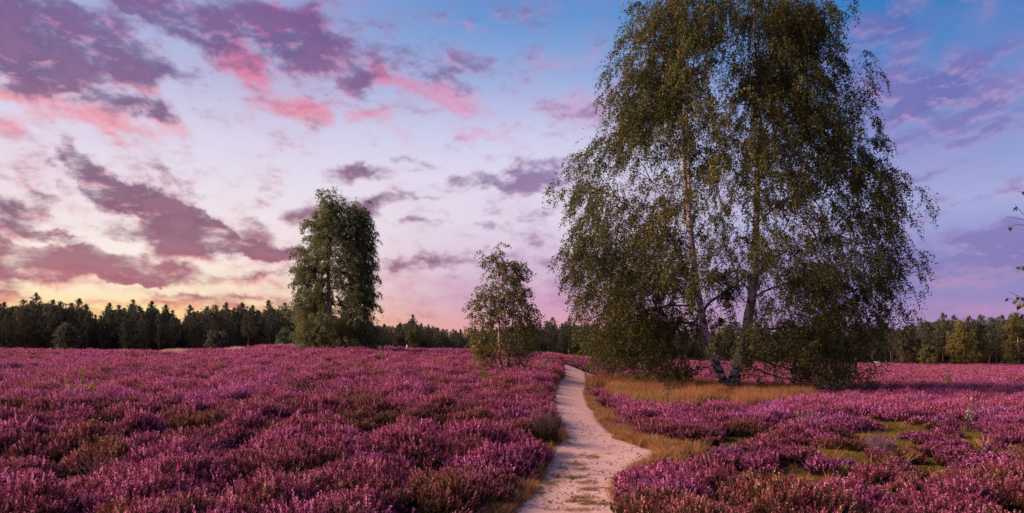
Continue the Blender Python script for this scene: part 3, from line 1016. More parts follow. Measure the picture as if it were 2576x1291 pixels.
def build_grass():
    tall = [grass_tuft(300 + k, 60, 0.14, 0.50, 0.0045, 0.45).mesh('grass_tuft', [M['grass']]) for k in range(4)]
    short = [grass_tuft(320 + k, 60, 0.09, 0.10, 0.004, 1.2).mesh('grass_tuft', [M['grass']]) for k in range(3)]
    fringe = [grass_tuft(340 + k, 50, 0.11, 0.20, 0.004, 1.0).mesh('grass_tuft', [M['grass']]) for k in range(3)]
    wide = [grass_tuft(360 + k, 60, 0.30, 0.62, 0.012, 0.4).mesh('grass_tuft', [M['grass']]) for k in range(2)]
    P, V_, T_, S_ = [], [], [], []

    def put(x, y, var, tint, sc):
        P.append(np.stack([x, y, gz(x, y)], -1)); V_.append(var); T_.append(tint); S_.append(sc)
    # around the tall birch and beside the path
    n = 52000
    y = rng.uniform(7, 40, n); x = rng.uniform(-0.12, 0.5, n) * y
    d, side, u, v, dry, moss, pale = zones(x, y)
    clump = fbm(x * 1.6, y * 1.6, 205, 3)
    k = (rng.uniform(size=n) < dry * sstep(0.36, 0.66, clump) * 0.8) & (d > -0.06)
    x, y, d, u, dry, side, clump = x[k], y[k], d[k], u[k], dry[k], side[k], clump[k]
    m = len(x)
    nearp = (d < 0.75) & (y < 27)
    var = np.where(nearp, rng.integers(7, 10, m), rng.integers(0, 4, m))
    tint = np.where(nearp, rng.uniform(0.1, 0.4, m), np.clip(0.05 + 0.9 * (vnoise(x * .9, y * .9, 207) - .42) + rng.normal(0, .08, m), 0, .5))
    tint = np.where(nearp & (side < 0), rng.uniform(0.0, 0.35, m), tint)
    put(x, y, var, tint, rng.uniform(0.6, 1.1, m) * (0.55 + 0.85 * clump))
    # tramped fringe that creeps on to the sand
    n = 60000
    y = rng.uniform(4, 34, n) ; x = rng.uniform(-0.1, 0.3, n) * y
    d, side, u, v, dry, moss, pale = zones(x, y)
    k = (d > 0.04 - 0.16 * vnoise(x * 1.5, y * 1.5, 3)) & (d < 0.24) & (rng.uniform(size=n) < 0.45 * vnoise(x * 1.1, y * 1.1, 8) + 0.05)
    x, y = x[k], y[k]
    put(x, y, rng.integers(4, 10, len(x)) , rng.uniform(0.0, 0.42, len(x)), rng.uniform(0.45, 0.9, len(x)))
    # mats of grass in the middle of the path
    xs, ys = [], []
    for (u0, v0, ru, rv, c) in ((1447, 1172, 22, 5, 70), (1462, 1188, 24, 5, 80), (1452, 1205, 26, 4, 70), (1478, 1221, 24, 6, 90), (1480, 1236, 22, 6, 90),
                                (1468, 1258, 30, 5, 90), (1482, 1272, 34, 7, 130), (1440, 1268, 14, 3, 40), (1520, 1275, 16, 3, 40), (1490, 1152, 22, 7, 90), (1440, 1290, 50, 6, 90),
                                (1400, 1200, 26, 12, 110), (1385, 1225, 26, 10, 110), (1410, 1115, 16, 6, 60), (1422, 1105, 14, 5, 50), (1360, 1245, 24, 8, 70)):
        for _ in range(c):
            a, q = rng.normal(0, 0.55, 2)
            X, Y, Z = unproject(u0 + ru * a, v0 + rv * q)
            xs.append(X); ys.append(Y)
    x, y = np.array(xs), np.array(ys)
    k = rng.uniform(size=len(x)) < 0.7
    x, y = x[k], y[k]
    put(x, y, rng.integers(4, 7, len(x)), rng.uniform(0.45, 0.68, len(x)), rng.uniform(0.25, 0.55, len(x)))
    # pale patches on the ridge
    n = 9000
    y = rng.uniform(38, 66, n); x = rng.uniform(-0.68, -0.3, n) * y
    z_ = zones(x, y)
    k = rng.uniform(size=n) < z_[6] * 0.45
    x, y = x[k], y[k]
    put(x, y, rng.integers(10, 12, len(x)), rng.uniform(0.75, 1.0, len(x)), rng.uniform(0.7, 1.15, len(x)))
    # stray stalks between the heather on the right
    n = 110
    u = rng.uniform(1650, 2650, n); v = rng.uniform(1060, 1290, n)
    g_ = np.array([unproject(a, b) for a, b in zip(u, v)])
    d = path_dist(g_[:, 0], g_[:, 1])[0]
    g_ = g_[d > 0.3]
    put(g_[:, 0], g_[:, 1], rng.integers(4, 10, len(g_)), rng.uniform(0.1, 0.5, len(g_)), rng.uniform(0.7, 1.6, len(g_)))
    P = np.concatenate(P); s = np.concatenate(S_)
    n = len(P)
    rot = np.stack([rng.normal(0, .08, n), rng.normal(0, .08, n), rng.uniform(0, 6.28, n)], -1)
    scatter('dry_grass', tall + short + fringe + wide, P, rot, np.stack([s, s, s], -1), np.concatenate(V_), np.concatenate(T_),
            'tan dry grass round the tall birch and along the sandy path')
    print('grass tufts', n)
    # moss cushions
    mo = [grass_tuft(400 + k, 110, 0.13, 0.05, 0.007, 1.0).mesh('moss_cushion', [M['moss']]) for k in range(3)]
    n = 26000
    y = rng.uniform(6, 24, n); x = rng.uniform(0.02, 0.84, n) * y
    d, side, u, v, dry, moss, pale = zones(x, y)
    hole = fbm(x * 1.1, y * 1.1, 91, 3)
    k = (moss > 0.2) & (hole < 0.45 + 0.30 * moss) & (d > 0.2) & (vnoise(x * .8, y * .8, 17) > 0.35)
    x, y = x[k], y[k]
    n = len(x)
    s = rng.uniform(0.6, 1.3, n)
    scatter('moss', mo, np.stack([x, y, gz(x, y)], -1), np.stack([np.zeros(n), np.zeros(n), rng.uniform(0, 6.28, n)], -1), np.stack([s, s, s], -1),
            rng.integers(0, 3, n), np.full(n, .5), 'yellow green moss cushions between heather at the lower right')


build_grass()


# ------------------------------------------------------------------ broadleaf trees
def resample(p, n):
    p = np.asarray(p, float)
    d = np.r_[0, np.cumsum(np.linalg.norm(np.diff(p, axis=0), axis=1))]
    t = np.linspace(0, d[-1], n)
    # smooth with a small moving average of a dense resampling
    q = np.stack([np.interp(np.linspace(0, d[-1], n * 4), d, p[:, k]) for k in range(p.shape[1])], -1)
    w = max(2, n // 5)
    pad = np.concatenate([np.repeat(q[:1], w, 0), q, np.repeat(q[-1:], w, 0)])
    ker = np.ones(2 * w + 1) / (2 * w + 1)
    sm = np.stack([np.convolve(pad[:, k], ker, 'valid') for k in range(p.shape[1])], -1)
    sm[0], sm[-1] = p[0], p[-1]
    return np.stack([np.interp(t, np.linspace(0, d[-1], n * 4), sm[:, k]) for k in range(p.shape[1])], -1)


def broadleaf(name, label, cat, y0, base_uv, stems, limbs, prof, gaps, nc, na, leaf, leafmat, ntw=6, nlf=28, twig=1.0, droop=0.9, sig=0.55,
              depth=0.8, group=None, seed=1, barkmat='birch_bark', rise=0.35, extra=(), minz=0.3, bias=1.0, base_z=None):
    """a tree from its outline: stems and limbs as drawn, then branches grown to foliage centres, twigs hung on them, leaves on those"""
    r = np.random.default_rng(seed)
    bx = (base_uv[0] - CX) / F * y0
    bz = float(gz(bx, y0)) if base_z is None else base_z
    loc3 = lambda u, v, dy=0.0: np.array([(u - CX) / F * y0 - bx, dy, EYE + (HY - v) / F * y0 - bz])
    root = empty(name, (bx, y0, bz), label, cat, group)
    nodes, node_r = [], []
    for (pts, r0, r1, dy) in stems:
        q = np.array([loc3(u, v, dy * k / max(1, len(pts) - 1)) for k, (u, v) in enumerate(pts)])
        if q[0][2] < 0.6:
            q[0][2] = min(q[0][2], -0.12)
        n = max(14, int(np.linalg.norm(q[-1] - q[0]) * 3))
        q = resample(q, n)
        q[1:-1] += r.normal(0, 0.012, (n - 2, 3))
        t = np.linspace(0, 1, n)
        rad = r0 + (r1 - r0) * t ** 0.85
        if q[0][2] < 0.3:
            rad = rad * (1 + 0.38 * np.exp(-np.maximum(q[:, 2], 0) / 0.35))
        b = MB()
        b.tube(q, rad, 12, wob=0.05)
        ob('trunk', b.mesh('trunk', [M[barkmat]], True), root)
        nodes.append(q); node_r.append(rad)
    limb_ends = []
    for (pts, r0, r1, dy) in limbs:
        q = np.array([loc3(u, v, dy * k / max(1, len(pts) - 1)) for k, (u, v) in enumerate(pts)])
        n = max(9, int(np.linalg.norm(q[-1] - q[0]) * 4))
        q = resample(q, n)
        q[1:] += r.normal(0, 0.02, (n - 1, 3))
        rad = r0 + (r1 - r0) * np.linspace(0, 1, n)
        b = MB()
        b.tube(q, rad, 7, wob=0.06)
        ob('branch', b.mesh('branch', [M['limb']], True), root)
        nodes.append(q[2:]); node_r.append(rad[2:])
        limb_ends.append(q)
    N = np.concatenate(nodes)
    # foliage centres inside the outline
    PV = np.array(prof, float)      # rows: v, left, right
    v0, v1 = PV[0, 0], PV[-1, 0]
    cen = []
    tries = 0
    lc = lambda v: (np.interp(v, PV[:, 0], PV[:, 1]), np.interp(v, PV[:, 0], PV[:, 2]))
    wmax = (PV[:, 2] - PV[:, 1]).max()
    inset = sig * 0.9 * F / y0
    while len(cen) < nc and tries < nc * 400:
        tries += 1
        v = r.uniform(v0, v1)
        l, rr = lc(v)
        if r.uniform() > ((rr - l) / wmax) ** 0.7 + 0.09:
            continue
        w = (rr - l) / 2
        q = r.uniform(-1, 1)
        q = np.sign(q) * abs(q) ** (1 / (1 + 0.5 * bias))
        ww = max(w - inset * 0.8, w * 0.3)
        u = (l + rr) / 2 + q * ww
        p = 1.0
        for (gu, gv, ru, rv, s) in gaps:
            p *= 1 - s * math.exp(-((u - gu) / ru) ** 2 - ((v - gv) / rv) ** 2)
        if r.uniform() > p:
            continue
        wd = ww * y0 / F * depth
        dy = r.uniform(-1, 1) * wd * math.sqrt(max(0.05, 1 - q * q))
        c = loc3(u, v + inset * 0.1, dy)
        c[0] = ((u - CX) / F) * (y0 + dy) - bx          # keep the outline at its own depth
        c[2] = EYE + (HY - v) / F * (y0 + dy) - bz
        if c[2] < minz:
            continue
        if cen and np.min(np.linalg.norm(np.array(cen) - c, axis=1)) < sig * 0.55:
            if r.uniform() < 0.8:
                continue
        cen.append(c)
    for (u, v, dy) in extra:
        cen.append(loc3(u, v, dy))
    cen = np.array(cen)
    order = np.argsort([np.min(np.linalg.norm(N - c, axis=1)) for c in cen])
    tw = MB()
    allN = [N]
    A0, Adir = [], []

    def link(P0, P2, n, arch):
        hd = np.linalg.norm((P2 - P0)[:2])
        P1 = P0 + (P2 - P0) * 0.5
        P1[2] = max(P0[2], P2[2]) + arch * hd - 0.25 * abs(P2[2] - P0[2])
        P1[:2] += r.normal(0, 0.07 * hd + 0.01, 2)
        t = np.linspace(0, 1, n)[:, None]
        q = (1 - t) ** 2 * P0 + 2 * t * (1 - t) * P1 + t * t * P2
        q[1:-1] += r.normal(0, 0.018, (n - 2, 3))
        return q
    for ci in order:
        c = cen[ci]
        NN = np.concatenate(allN)
        dv = c - NN
        hd = np.linalg.norm(dv[:, :2], axis=1)
        cost = np.linalg.norm(dv, axis=1) + 2.0 * np.maximum(0, rise * hd - dv[:, 2])
        P0 = NN[np.argmin(cost)]
        L = np.linalg.norm(c - P0)
        q = link(P0, c, 8, 0.12)
        br = np.linspace(min(0.05, 0.010 + 0.010 * L), 0.006, 8)
        tw.tube(q, br, 5, 0)
        allN.append(q[2:])
        # anchors round the centre
        an = c + np.clip(r.normal(0, 1, (na, 3)), -1.6, 1.6) * np.array([sig, sig, sig * 0.8])
        loc = np.concatenate([q[3:], N[np.argsort(np.linalg.norm(N - c, axis=1))[:1]]])[:-1]
        for a in an:
            P = loc[np.argmin(np.linalg.norm(loc - a, axis=1) + 0.8 * np.maximum(0, loc[:, 2] - a[2]))]
            qa = link(P, a, 5, 0.10)
            tw.tube(qa, np.linspace(0.008, 0.004, 5), 3, 0)
            A0.append(a)
            Adir.append(unit((a - np.array([0, 0, a[2]])) * np.array([1, 1, 0]) * 0.4 + (a - P)))
    for q in limb_ends:
        for k in range(int(len(q) * 0.45), len(q)):
            for _ in range(2):
                A0.append(q[k] + r.normal(0, .12, 3)); Adir.append(unit(q[k] - q[k - 2] + r.normal(0, .3, 3)))
    A0, Adir = np.array(A0), np.array(Adir)
    nT = len(A0) * ntw
    p = np.repeat(A0, ntw, 0) + r.normal(0, 0.05, (nT, 3))
    d = unit(np.repeat(Adir, ntw, 0) + r.normal(0, 0.75, (nT, 3)) * np.array([1, 1, 0.55]))
    Lt = twig * r.uniform(0.35, 1.25, nT)
    steps = 6
    path = [p]
    for s in range(steps):
        d = unit(d + np.array([0, 0, -1.0]) * droop * 0.42 + r.normal(0, 0.12, (nT, 3)))
        p = p + d * (Lt / steps)[:, None]
        path.append(p)
    T = np.stack(path, 1)                       # nT, steps+1, 3
    ok = T[:, -1, 2] > minz * 0.4
    T = T[ok]; nT = len(T)
    # thin twigs as three-sided strips
    side = perp(unit(T[:, -1] - T[:, 0]), r) * 0.0032
    for s in range(0, steps, 2):
        a, c = T[:, s], T[:, s + 2]
        v = np.stack([a - side, a + side, c + side * .6, c - side * .6], 1).reshape(-1, 3)
        tw.add(v, np.arange(len(v)).reshape(-1, 4), 0)
    o = ob('twigs', tw.mesh('twigs', [M['branch']], False), root)
    o['kind'] = 'stuff'
    # leaves
    m = nT * nlf
    ti = np.repeat(np.arange(nT), nlf)
    s = r.uniform(0.05, 1.0, m) * steps
    k = np.minimum(s.astype(int), steps - 1)
    fr = (s - k)[:, None]
    c = T[ti, k] * (1 - fr) + T[ti, k + 1] * fr + r.normal(0, leaf * 0.55, (m, 3))
    tdir = unit(rdir(m, r) + np.array([0, 0, -0.75]))
    nd = perp(tdir, r)
    sz = leaf * r.uniform(0.65, 1.25, m)
    v, f = quads(c, tdir, nd, sz * 0.78, sz, 0.12)
    b = MB()
    b.add(v, f, 0)
    o = ob('foliage', b.mesh('foliage', [M[leafmat]]), root)
    o['kind'] = 'stuff'
    print(name, 'centres', len(cen), 'leaves', m)
    return root


# the tall twin-trunked birch
fr_ = np.random.default_rng(3)
BIRCH_FILL = [(fr_.uniform(1470, 1690), fr_.uniform(600, 920), fr_.uniform(-2.6, 2.6)) for _ in range(44)]
BIRCH_FILL += [(fr_.uniform(1615, 1775), fr_.uniform(10, 320), fr_.uniform(-2, 2)) for _ in range(34)]
BIRCH_FILL += [(fr_.uniform(1890, 2050), fr_.uniform(10, 320), fr_.uniform(-2, 2)) for _ in range(34)]
BIRCH_FILL += [(2140, 180, .3), (2150, 215, -.4), (2135, 250, .2), (2120, 165, 0)]
BIRCH_FILL += [(fr_.uniform(1740, 1900), fr_.uniform(300, 640), fr_.uniform(-2, 2)) for _ in range(20)]
BIRCH_FILL += [(fr_.uniform(1990, 2190), fr_.uniform(640, 900), fr_.uniform(-2.6, 2.6)) for _ in range(24)]
broadleaf(
    'birch_tree', 'tall twin trunked birch with drooping leafy branches rising from tan grass beside the path', 'tree', 32.0, (1834, 978),
    stems=[([(1831, 984), (1812, 936), (1794, 899), (1778, 868), (1767, 811), (1760, 769), (1754, 731), (1746, 700), (1743, 671), (1738, 625), (1728, 525), (1716, 450), (1712, 350), (1705, 250), (1700, 150), (1697, 40), (1694, -20)], 0.215, 0.02, -0.5),
           ([(1840, 986), (1850, 943), (1859, 902), (1869, 868), (1878, 837), (1887, 801), (1891, 756), (1898, 717), (1905, 671), (1903, 600), (1908, 550), (1910, 450), (1919, 350), (1919, 300), (1911, 200), (1906, 125), (1903, 25), (1904, -25)], 0.295, 0.02, 0.4),
           ([(1731, 540), (1735, 470), (1735, 400), (1728, 320), (1740, 220), (1755, 120), (1764, 20)], 0.085, 0.015, 0.4),
           ([(1713, 400), (1685, 320), (1655, 262), (1638, 215), (1615, 140), (1600, 60)], 0.06, 0.012, -0.5)],
    limbs=[([(1770, 790), (1783, 762), (1804, 749), (1830, 733), (1859, 717), (1880, 690)], 0.075, 0.03, 0.5),
           ([(1760, 786), (1742, 771), (1719, 769), (1674, 769), (1630, 782), (1580, 800)], 0.065, 0.02, -1.0),
           ([(1764, 822), (1731, 811), (1700, 812), (1660, 813), (1625, 819), (1590, 835)], 0.055, 0.018, 0.8),
           ([(1764, 775), (1742, 728), (1719, 692), (1708, 660), (1680, 600), (1640, 560)], 0.07, 0.02, -0.8),
           ([(1748, 712), (1762, 705), (1785, 697), (1812, 693)], 0.035, 0.012, -0.3),
           ([(1884, 838), (1921, 827), (1958, 826), (2000, 822), (2050, 828)], 0.06, 0.02, -0.8),
           ([(1876, 866), (1915, 858), (1960, 848), (2030, 850), (2100, 868)], 0.06, 0.018, -1.4),
           ([(1868, 888), (1912, 905), (1951, 922), (1998, 929), (2045, 927), (2075, 940), (2110, 946)], 0.055, 0.018, -1.2),
           ([(1862, 905), (1880, 920), (1912, 938), (1951, 951), (1984, 956), (2033, 957), (2092, 950), (2135, 948)], 0.05, 0.016, -1.8),
           ([(1866, 925), (1888, 947), (1909, 964), (1922, 972)], 0.03, 0.012, -1.2),
           ([(1900, 700), (1935, 660), (1980, 630), (2040, 600), (2110, 590)], 0.06, 0.015, 0.6),
           ([(1908, 560), (1950, 520), (2000, 490), (2060, 470)], 0.05, 0.014, -0.7),
           ([(1910, 450), (1955, 395), (1990, 350), (2030, 330)], 0.05, 0.014, -0.3),
           ([(1919, 350), (1940, 290), (1955, 200), (1965, 110)], 0.05, 0.014, 0.4),
           ([(1800, 915), (1770, 925), (1735, 930), (1690, 935), (1650, 945)], 0.03, 0.012, -1.0),
           ([(1892, 750), (1925, 730), (1965, 715), (2020, 705), (2090, 712)], 0.055, 0.015, -1.0)],
    prof=[(-35, 1665, 1960), (0, 1630, 2030), (60, 1585, 2060), (120, 1570, 2085), (180, 1552, 2120), (240, 1530, 2160), (320, 1520, 2180), (370, 1490, 2200), (430, 1440, 2235), (480, 1420, 2285), (530, 1430, 2305), (600, 1440, 2295),
          (660, 1415, 2285), (720, 1430, 2275), (790, 1455, 2245), (850, 1475, 2215), (900, 1500, 2205), (945, 1530, 2190)],
    gaps=[(1805, 715, 55, 65, .95), (1760, 420, 36, 110, .5), (1830, 420, 60, 130, .3), (2020, 540, 90, 45, .65), (1640, 775, 90, 35, .6), (1843, 20, 34, 110, .98),
          (1720, 470, 40, 60, .4), (2110, 480, 60, 40, .4), (1960, 690, 60, 40, .4), (1830, 905, 150, 45, .96), (1960, 945, 150, 45, .97), (1720, 950, 90, 30, .85), (2060, 640, 60, 40, .4), (1520, 420, 40, 50, .4), (2160, 110, 30, 60, .7), (1465, 560, 26, 30, .5), (1480, 320, 40, 40, .9)],
    extra=BIRCH_FILL,
    nc=470, na=6, leaf=0.086, leafmat='birch_leaf', ntw=6, nlf=19, twig=1.15, droop=1.1, sig=0.60, depth=0.72, seed=5, minz=0.35, bias=0.6)

# the mid-distance birch clump
broadleaf(
    'birch_tree', 'dense dark green birch with two pointed tops standing on the heather ridge', 'tree', 48.0, (832, 890),
    stems=[([(832, 893), (830, 850), (827, 780), (826, 700), (830, 620), (834, 540), (836, 490)], 0.26, 0.015, 0.0),
           ([(836, 891), (844, 840), (868, 780), (884, 700), (894, 620), (900, 560), (903, 515)], 0.16, 0.012, 0.7),
           ([(829, 888), (815, 830), (800, 750), (792, 660), (796, 580)], 0.12, 0.012, -0.6)],
    limbs=[],
    prof=[(486, 828, 842), (510, 816, 856), (522, 810, 914), (560, 784, 930), (620, 764, 940), (650, 748, 940), (700, 750, 942), (760, 740, 946), (810, 740, 946), (850, 742, 946), (888, 750, 938)],
    gaps=[(866, 528, 15, 38, .99), (770, 615, 14, 16, .6), (915, 520, 20, 10, .5), (830, 890, 20, 10, .6)],
    nc=360, na=6, leaf=0.092, leafmat='birch_leaf_cool', ntw=5, nlf=15, twig=0.62, droop=0.75, sig=0.42, depth=0.8, seed=9, minz=0.2, bias=.8, extra=[(898, 524, .2), (902, 538, -.2), (895, 552, 0), (834, 500, 0), (836, 515, .2), (828, 530, -.2)])

# the slender young birch by the path
broadleaf(
    'birch_tree', 'small airy young birch with two thin white stems left of the path', 'tree', 29.5, (1263, 945),
    stems=[([(1265, 948), (1262, 925), (1256, 890), (1255, 840), (1254, 780), (1252, 720), (1250, 660), (1249, 628)], 0.085, 0.008, 0.0),
           ([(1274, 940), (1278, 915), (1284, 870), (1288, 820), (1292, 770), (1298, 720), (1302, 670)], 0.075, 0.008, 0.35)],
    limbs=[([(1259, 908), (1240, 895), (1215, 888), (1195, 885)], 0.02, 0.006, -0.3), ([(1280, 905), (1300, 890), (1325, 880)], 0.02, 0.006, -0.4)],
    prof=[(626, 1240, 1258), (660, 1226, 1275), (676, 1218, 1320), (720, 1205, 1328), (760, 1188, 1345), (800, 1185, 1358), (850, 1182, 1352), (890, 1196, 1345), (915, 1210, 1335)],
    gaps=[(1283, 650, 14, 20, .9), (1262, 905, 40, 12, .6), (1345, 780, 14, 12, .4)],
    nc=125, na=4, leaf=0.078, leafmat='birch_leaf_small', ntw=4, nlf=9, twig=0.42, droop=0.6, sig=0.26, depth=0.8, seed=15, minz=0.35)


# ------------------------------------------------------------------ pines
def pine_meshes(seed, low=0.3, wide=0.19, full=1.0):
    """unit pine, ten metres tall: straight trunk, whorls of branches with needle tufts, spiky leader"""
    r = np.random.default_rng(seed)
    H = 10.0
    b = MB()
    z = np.linspace(0, H * 0.97, 14)
    q = np.stack([np.cumsum(r.normal(0, .03, 14)), np.cumsum(r.normal(0, .03, 14)), z], -1)
    q[0, 2] = -0.3
    b.tube(q, 0.14 * (1 - z / H) ** 0.8 + 0.012, 6, 0)
    k = MB()
    C, T, Sz = [], [], []
    zz = low * H * r.uniform(0.8, 1.1)
    while zz < H * 0.985:
        t = (zz - low * H) / (H * (1 - low))
        prof = (min(1.0, 0.62 + 1.9 * t) if t < 0.2 else ((1 - t) / 0.8) ** 0.74) if t > 0 else 0.5
        L0 = H * wide * max(0.05, prof * 1.08)
        nb = 5 if t < 0.9 else 4
        a0 = r.uniform(0, 2 * PI)
        px, py = np.interp(zz, q[:, 2], q[:, 0]), np.interp(zz, q[:, 2], q[:, 1])
        for j in range(nb):
            if r.uniform() < 0.14 + (0.25 if t < 0.15 else 0):
                continue
            a = a0 + 2 * PI * j / nb + r.normal(0, .3)
            L = L0 * r.uniform(0.65, 1.25)
            up = 0.15 + 0.9 * max(t, 0) ** 1.5 + r.normal(0, .1)
            n = 5
            s = np.linspace(0, 1, n)
            bp = np.stack([px + np.cos(a) * L * s, py + np.sin(a) * L * s, zz + L * (up * s * 0.6 + 0.35 * s * s)], -1)
            k.tube(bp, np.linspace(0.03, 0.01, n), 3, 0)
            m = max(3, int(L * 7 * full))
            ss = r.uniform(0.35, 1.05, m)
            for sv in ss:
                C.append(np.array([np.interp(sv, s, bp[:, 0]), np.interp(sv, s, bp[:, 1]), np.interp(sv, s, bp[:, 2])]) + r.normal(0, .09, 3) * (0.6 + L))
                T.append(np.array([np.cos(a) * 0.6, np.sin(a) * 0.6, 0.9]))
                Sz.append(r.uniform(0.22, 0.42))
        zz += H * 0.044 * r.uniform(0.8, 1.2) * (1.0 if t < 0.8 else 0.75)
    for s in np.linspace(0.93, 1.0, 5):
        for _ in range(3):
            C.append(np.array([q[-1, 0], q[-1, 1], H * s]) + r.normal(0, .04, 3)); T.append(np.array([0, 0, 2.0])); Sz.append(0.25)
    C, T, Sz = np.array(C), np.array(T), np.array(Sz)
    for rep in range(4):
        c = C + r.normal(0, 0.075, C.shape)
        t = unit(T + 0.9 * rdir(len(C), r))
        v, f = quads(c, t, perp(t, r), Sz * 0.34, Sz)
        k.add(v, f, 1)
    return b.mesh('pine_trunk', [M['pine_bark']], True), k.mesh('pine_crown', [M['branch'], M['pine_needle']])


PINES = [pine_meshes(500 + k, lo, w) for k, (lo, w) in enumerate(((.30, .19), (.22, .20), (.40, .17), (.33, .21), (.45, .18), (.26, .17), (.48, .20), (.18, .20)))]
FULL = [1, 7, 5, 0]
BARE = [2, 4, 6, 3]
SKY_U = np.array([-120, -60, 0, 12, 58, 89, 136, 153, 182, 202, 219, 239, 252, 273, 297, 334, 350, 383, 417, 436, 447, 477, 523, 543, 567, 610, 633, 677, 717, 760, 900, 975, 1040, 1092, 1117, 1159, 1250, 1392, 1432, 1550, 1700, 1900, 2100, 2262, 2316, 2373, 2398, 2439, 2467, 2520, 2545, 2650, 2750])
SKY_V = np.array([765, 760, 764, 761, 755, 739, 755, 759, 763, 752, 766, 792, 794, 763, 768, 754, 770, 759, 768, 781, 801, 769, 772, 767, 762, 762, 769, 757, 762, 770, 800, 805, 792, 809, 815, 814, 812, 799, 800, 806, 812, 815, 812, 810, 800, 788, 794, 796, 792, 793, 791, 795, 795])
FD_U = np.array([-200, 0, 700, 1000, 1500, 1900, 2300, 2800])
FD_Y = np.array([112, 112, 116, 135, 140, 132, 122, 120], float)


def pine_sections(u):
    if u < 245: return 'left_a'
    if u < 450: return 'left_b'
    if u < 735: return 'left_c'
    if u < 1170: return 'mid_a'
    if u < 1480: return 'mid_b'
    if u < 2200: return 'behind'
    return 'right'


SEC = {'left_a': ('the far left forest edge', 'left of the first sky notch'),
       'left_b': ('the left forest edge', 'between the two sky notches'),
       'left_c': ('the left forest edge', 'left of the dense birch'),
       'mid_a': ('the distant forest edge', 'between the dense and the young birch'),
       'mid_b': ('the distant forest edge', 'between the young and the tall birch'),
       'behind': ('the distant forest edge', 'behind the tall birch'),
       'right': ('the right forest edge', 'right of the tall birch')}
ORD = ['first', 'second', 'third', 'fourth', 'fifth', 'sixth', 'seventh', 'eighth', 'ninth', 'tenth', 'eleventh', 'twelfth', 'thirteenth', 'fourteenth']
COUNT = {}


def skyline_label(u):
    k = pine_sections(u)
    COUNT[k] = COUNT.get(k, 0) + 1
    return '%s tall skyline pine from the left, %s' % (ORD[COUNT[k] - 1], SEC[k][1]), 'skyline pines ' + SEC[k][1]


def filler_label(u):
    k = pine_sections(u)
    return 'lower dark pine filling %s %s' % SEC[k], 'lower pines ' + SEC[k][1]


def place_pine(u, v_top, y, label, group, var=None, wob=True):
    x = (u - CX) / F * y
    z = float(gz(x, y))
    h = EYE + (HY - v_top) / F * y - z
    if var is None:
        var = int(rng.choice(BARE if u > 480 and rng.uniform() < 0.6 else FULL))
    s = h / 10.0
    root = empty('pine_tree', (x, y, z), label, 'tree', group, rng.uniform(0, 6.28))
    w = s * rng.uniform(0.9, 1.15)
    root.scale = (w, w, s)
    tm, cm = PINES[var]
    ob('trunk', tm, root)
    ob('crown', cm, root)


def build_forest():
    n = 0
    # the pines that make the skyline
    for u, v in zip(SKY_U, SKY_V):
        if -100 < u < 2640 and v < 803 and not (1500 < u < 2200):
            y = float(np.interp(u, FD_U, FD_Y)) + rng.uniform(0, 4)
            lab, grp = skyline_label(u)
            place_pine(float(u), float(v), y, lab, grp); n += 1
    # the rest of the edge, three loose rows
    for row, (dy, sp, drop) in enumerate(((-1.5, 2.8, (14, 44)), (3.5, 3.0, (6, 30)), (9, 3.4, (5, 24)))):
        u = -130.0
        while u < 2700:
            y = float(np.interp(u, FD_U, FD_Y)) + dy + rng.uniform(-1.3, 1.3)
            top = float(np.interp(u, SKY_U, SKY_V)) + rng.uniform(*drop)
            if not (row == 0 and rng.uniform() < 0.18):
                lab, grp = filler_label(u)
                if n < 300:
                    place_pine(u, top, y, lab, grp); n += 1
            u += sp * F / y * rng.uniform(0.7, 1.3)
    print('pines', n)
    # forest behind, one mass
    N_ = 2400
    u = rng.uniform(-250, 2850, N_)
    y = np.interp(u, FD_U, FD_Y) + rng.uniform(13, 60, N_) ** 1.0
    x = (u - CX) / F * y
    z = gz(x, y)
    top = EYE + (HY - (np.interp(u, SKY_U, SKY_V) + rng.uniform(12, 34, N_))) / F * y
    low = np.arange(N_) % 2 == 0
    s = np.where(low, rng.uniform(0.26, 0.42, N_), (top - z) / 10.0)
    y = np.where(low, np.interp(u, FD_U, FD_Y) + rng.uniform(3, 30, N_), y)
    x = (u - CX) / F * y
    z = gz(x, y)
    protos = []
    for tm, cm in PINES:
        me = cm.copy()
        protos.append(me)
    scatter('forest', protos, np.stack([x, y, z], -1), np.stack([np.zeros(N_), np.zeros(N_), rng.uniform(0, 6.28, N_)], -1),
            np.stack([np.where(low, 1.6, 1) * s, np.where(low, 1.6, 1) * s, s], -1), np.where(low, 7, rng.integers(0, len(protos), N_)), np.full(N_, .5), 'dark pine wood reaching back behind the forest edge')


build_forest()


# deciduous trees and bushes in front of the wood
def edge_tree(name, label, cat, u, vb, vt, w, y, leafmat, nc, leaf=0.2, white=True, seed=1, shape='round', na=5, group=None):
    h = vb - vt
    if shape == 'round':
        prof = [(vt, u - w * .10, u + w * .10), (vt + h * .12, u - w * .28, u + w * .26), (vt + h * .35, u - w * .42, u + w * .36), (vt + h * .6, u - w * .5, u + w * .5), (vt + h * .8, u - w * .42, u + w * .5), (vt + h * .95, u - w * .3, u + w * .35)]
    else:
        prof = [(vt, u - w * .2, u + w * .2), (vt + h * .3, u - w * .45, u + w * .4), (vt + h * .7, u - w * .5, u + w * .5), (vt + h * .97, u - w * .42, u + w * .45)]
    return broadleaf(name, label, cat, y, (u, vb), [([(u + 2, vb + 3), (u, vb - h * .3), (u - 2, vb - h * .6), (u, vt + 4)], max(0.06, 0.012 * h * y / F * 1.2), 0.02, 0.0)], [], prof, [], nc, na, leaf, leafmat,
                     ntw=4, nlf=9, twig=0.6, droop=0.5, sig=0.42, depth=0.8, seed=seed, barkmat='birch_bark' if white else 'pine_bark', minz=0.15, group=group)


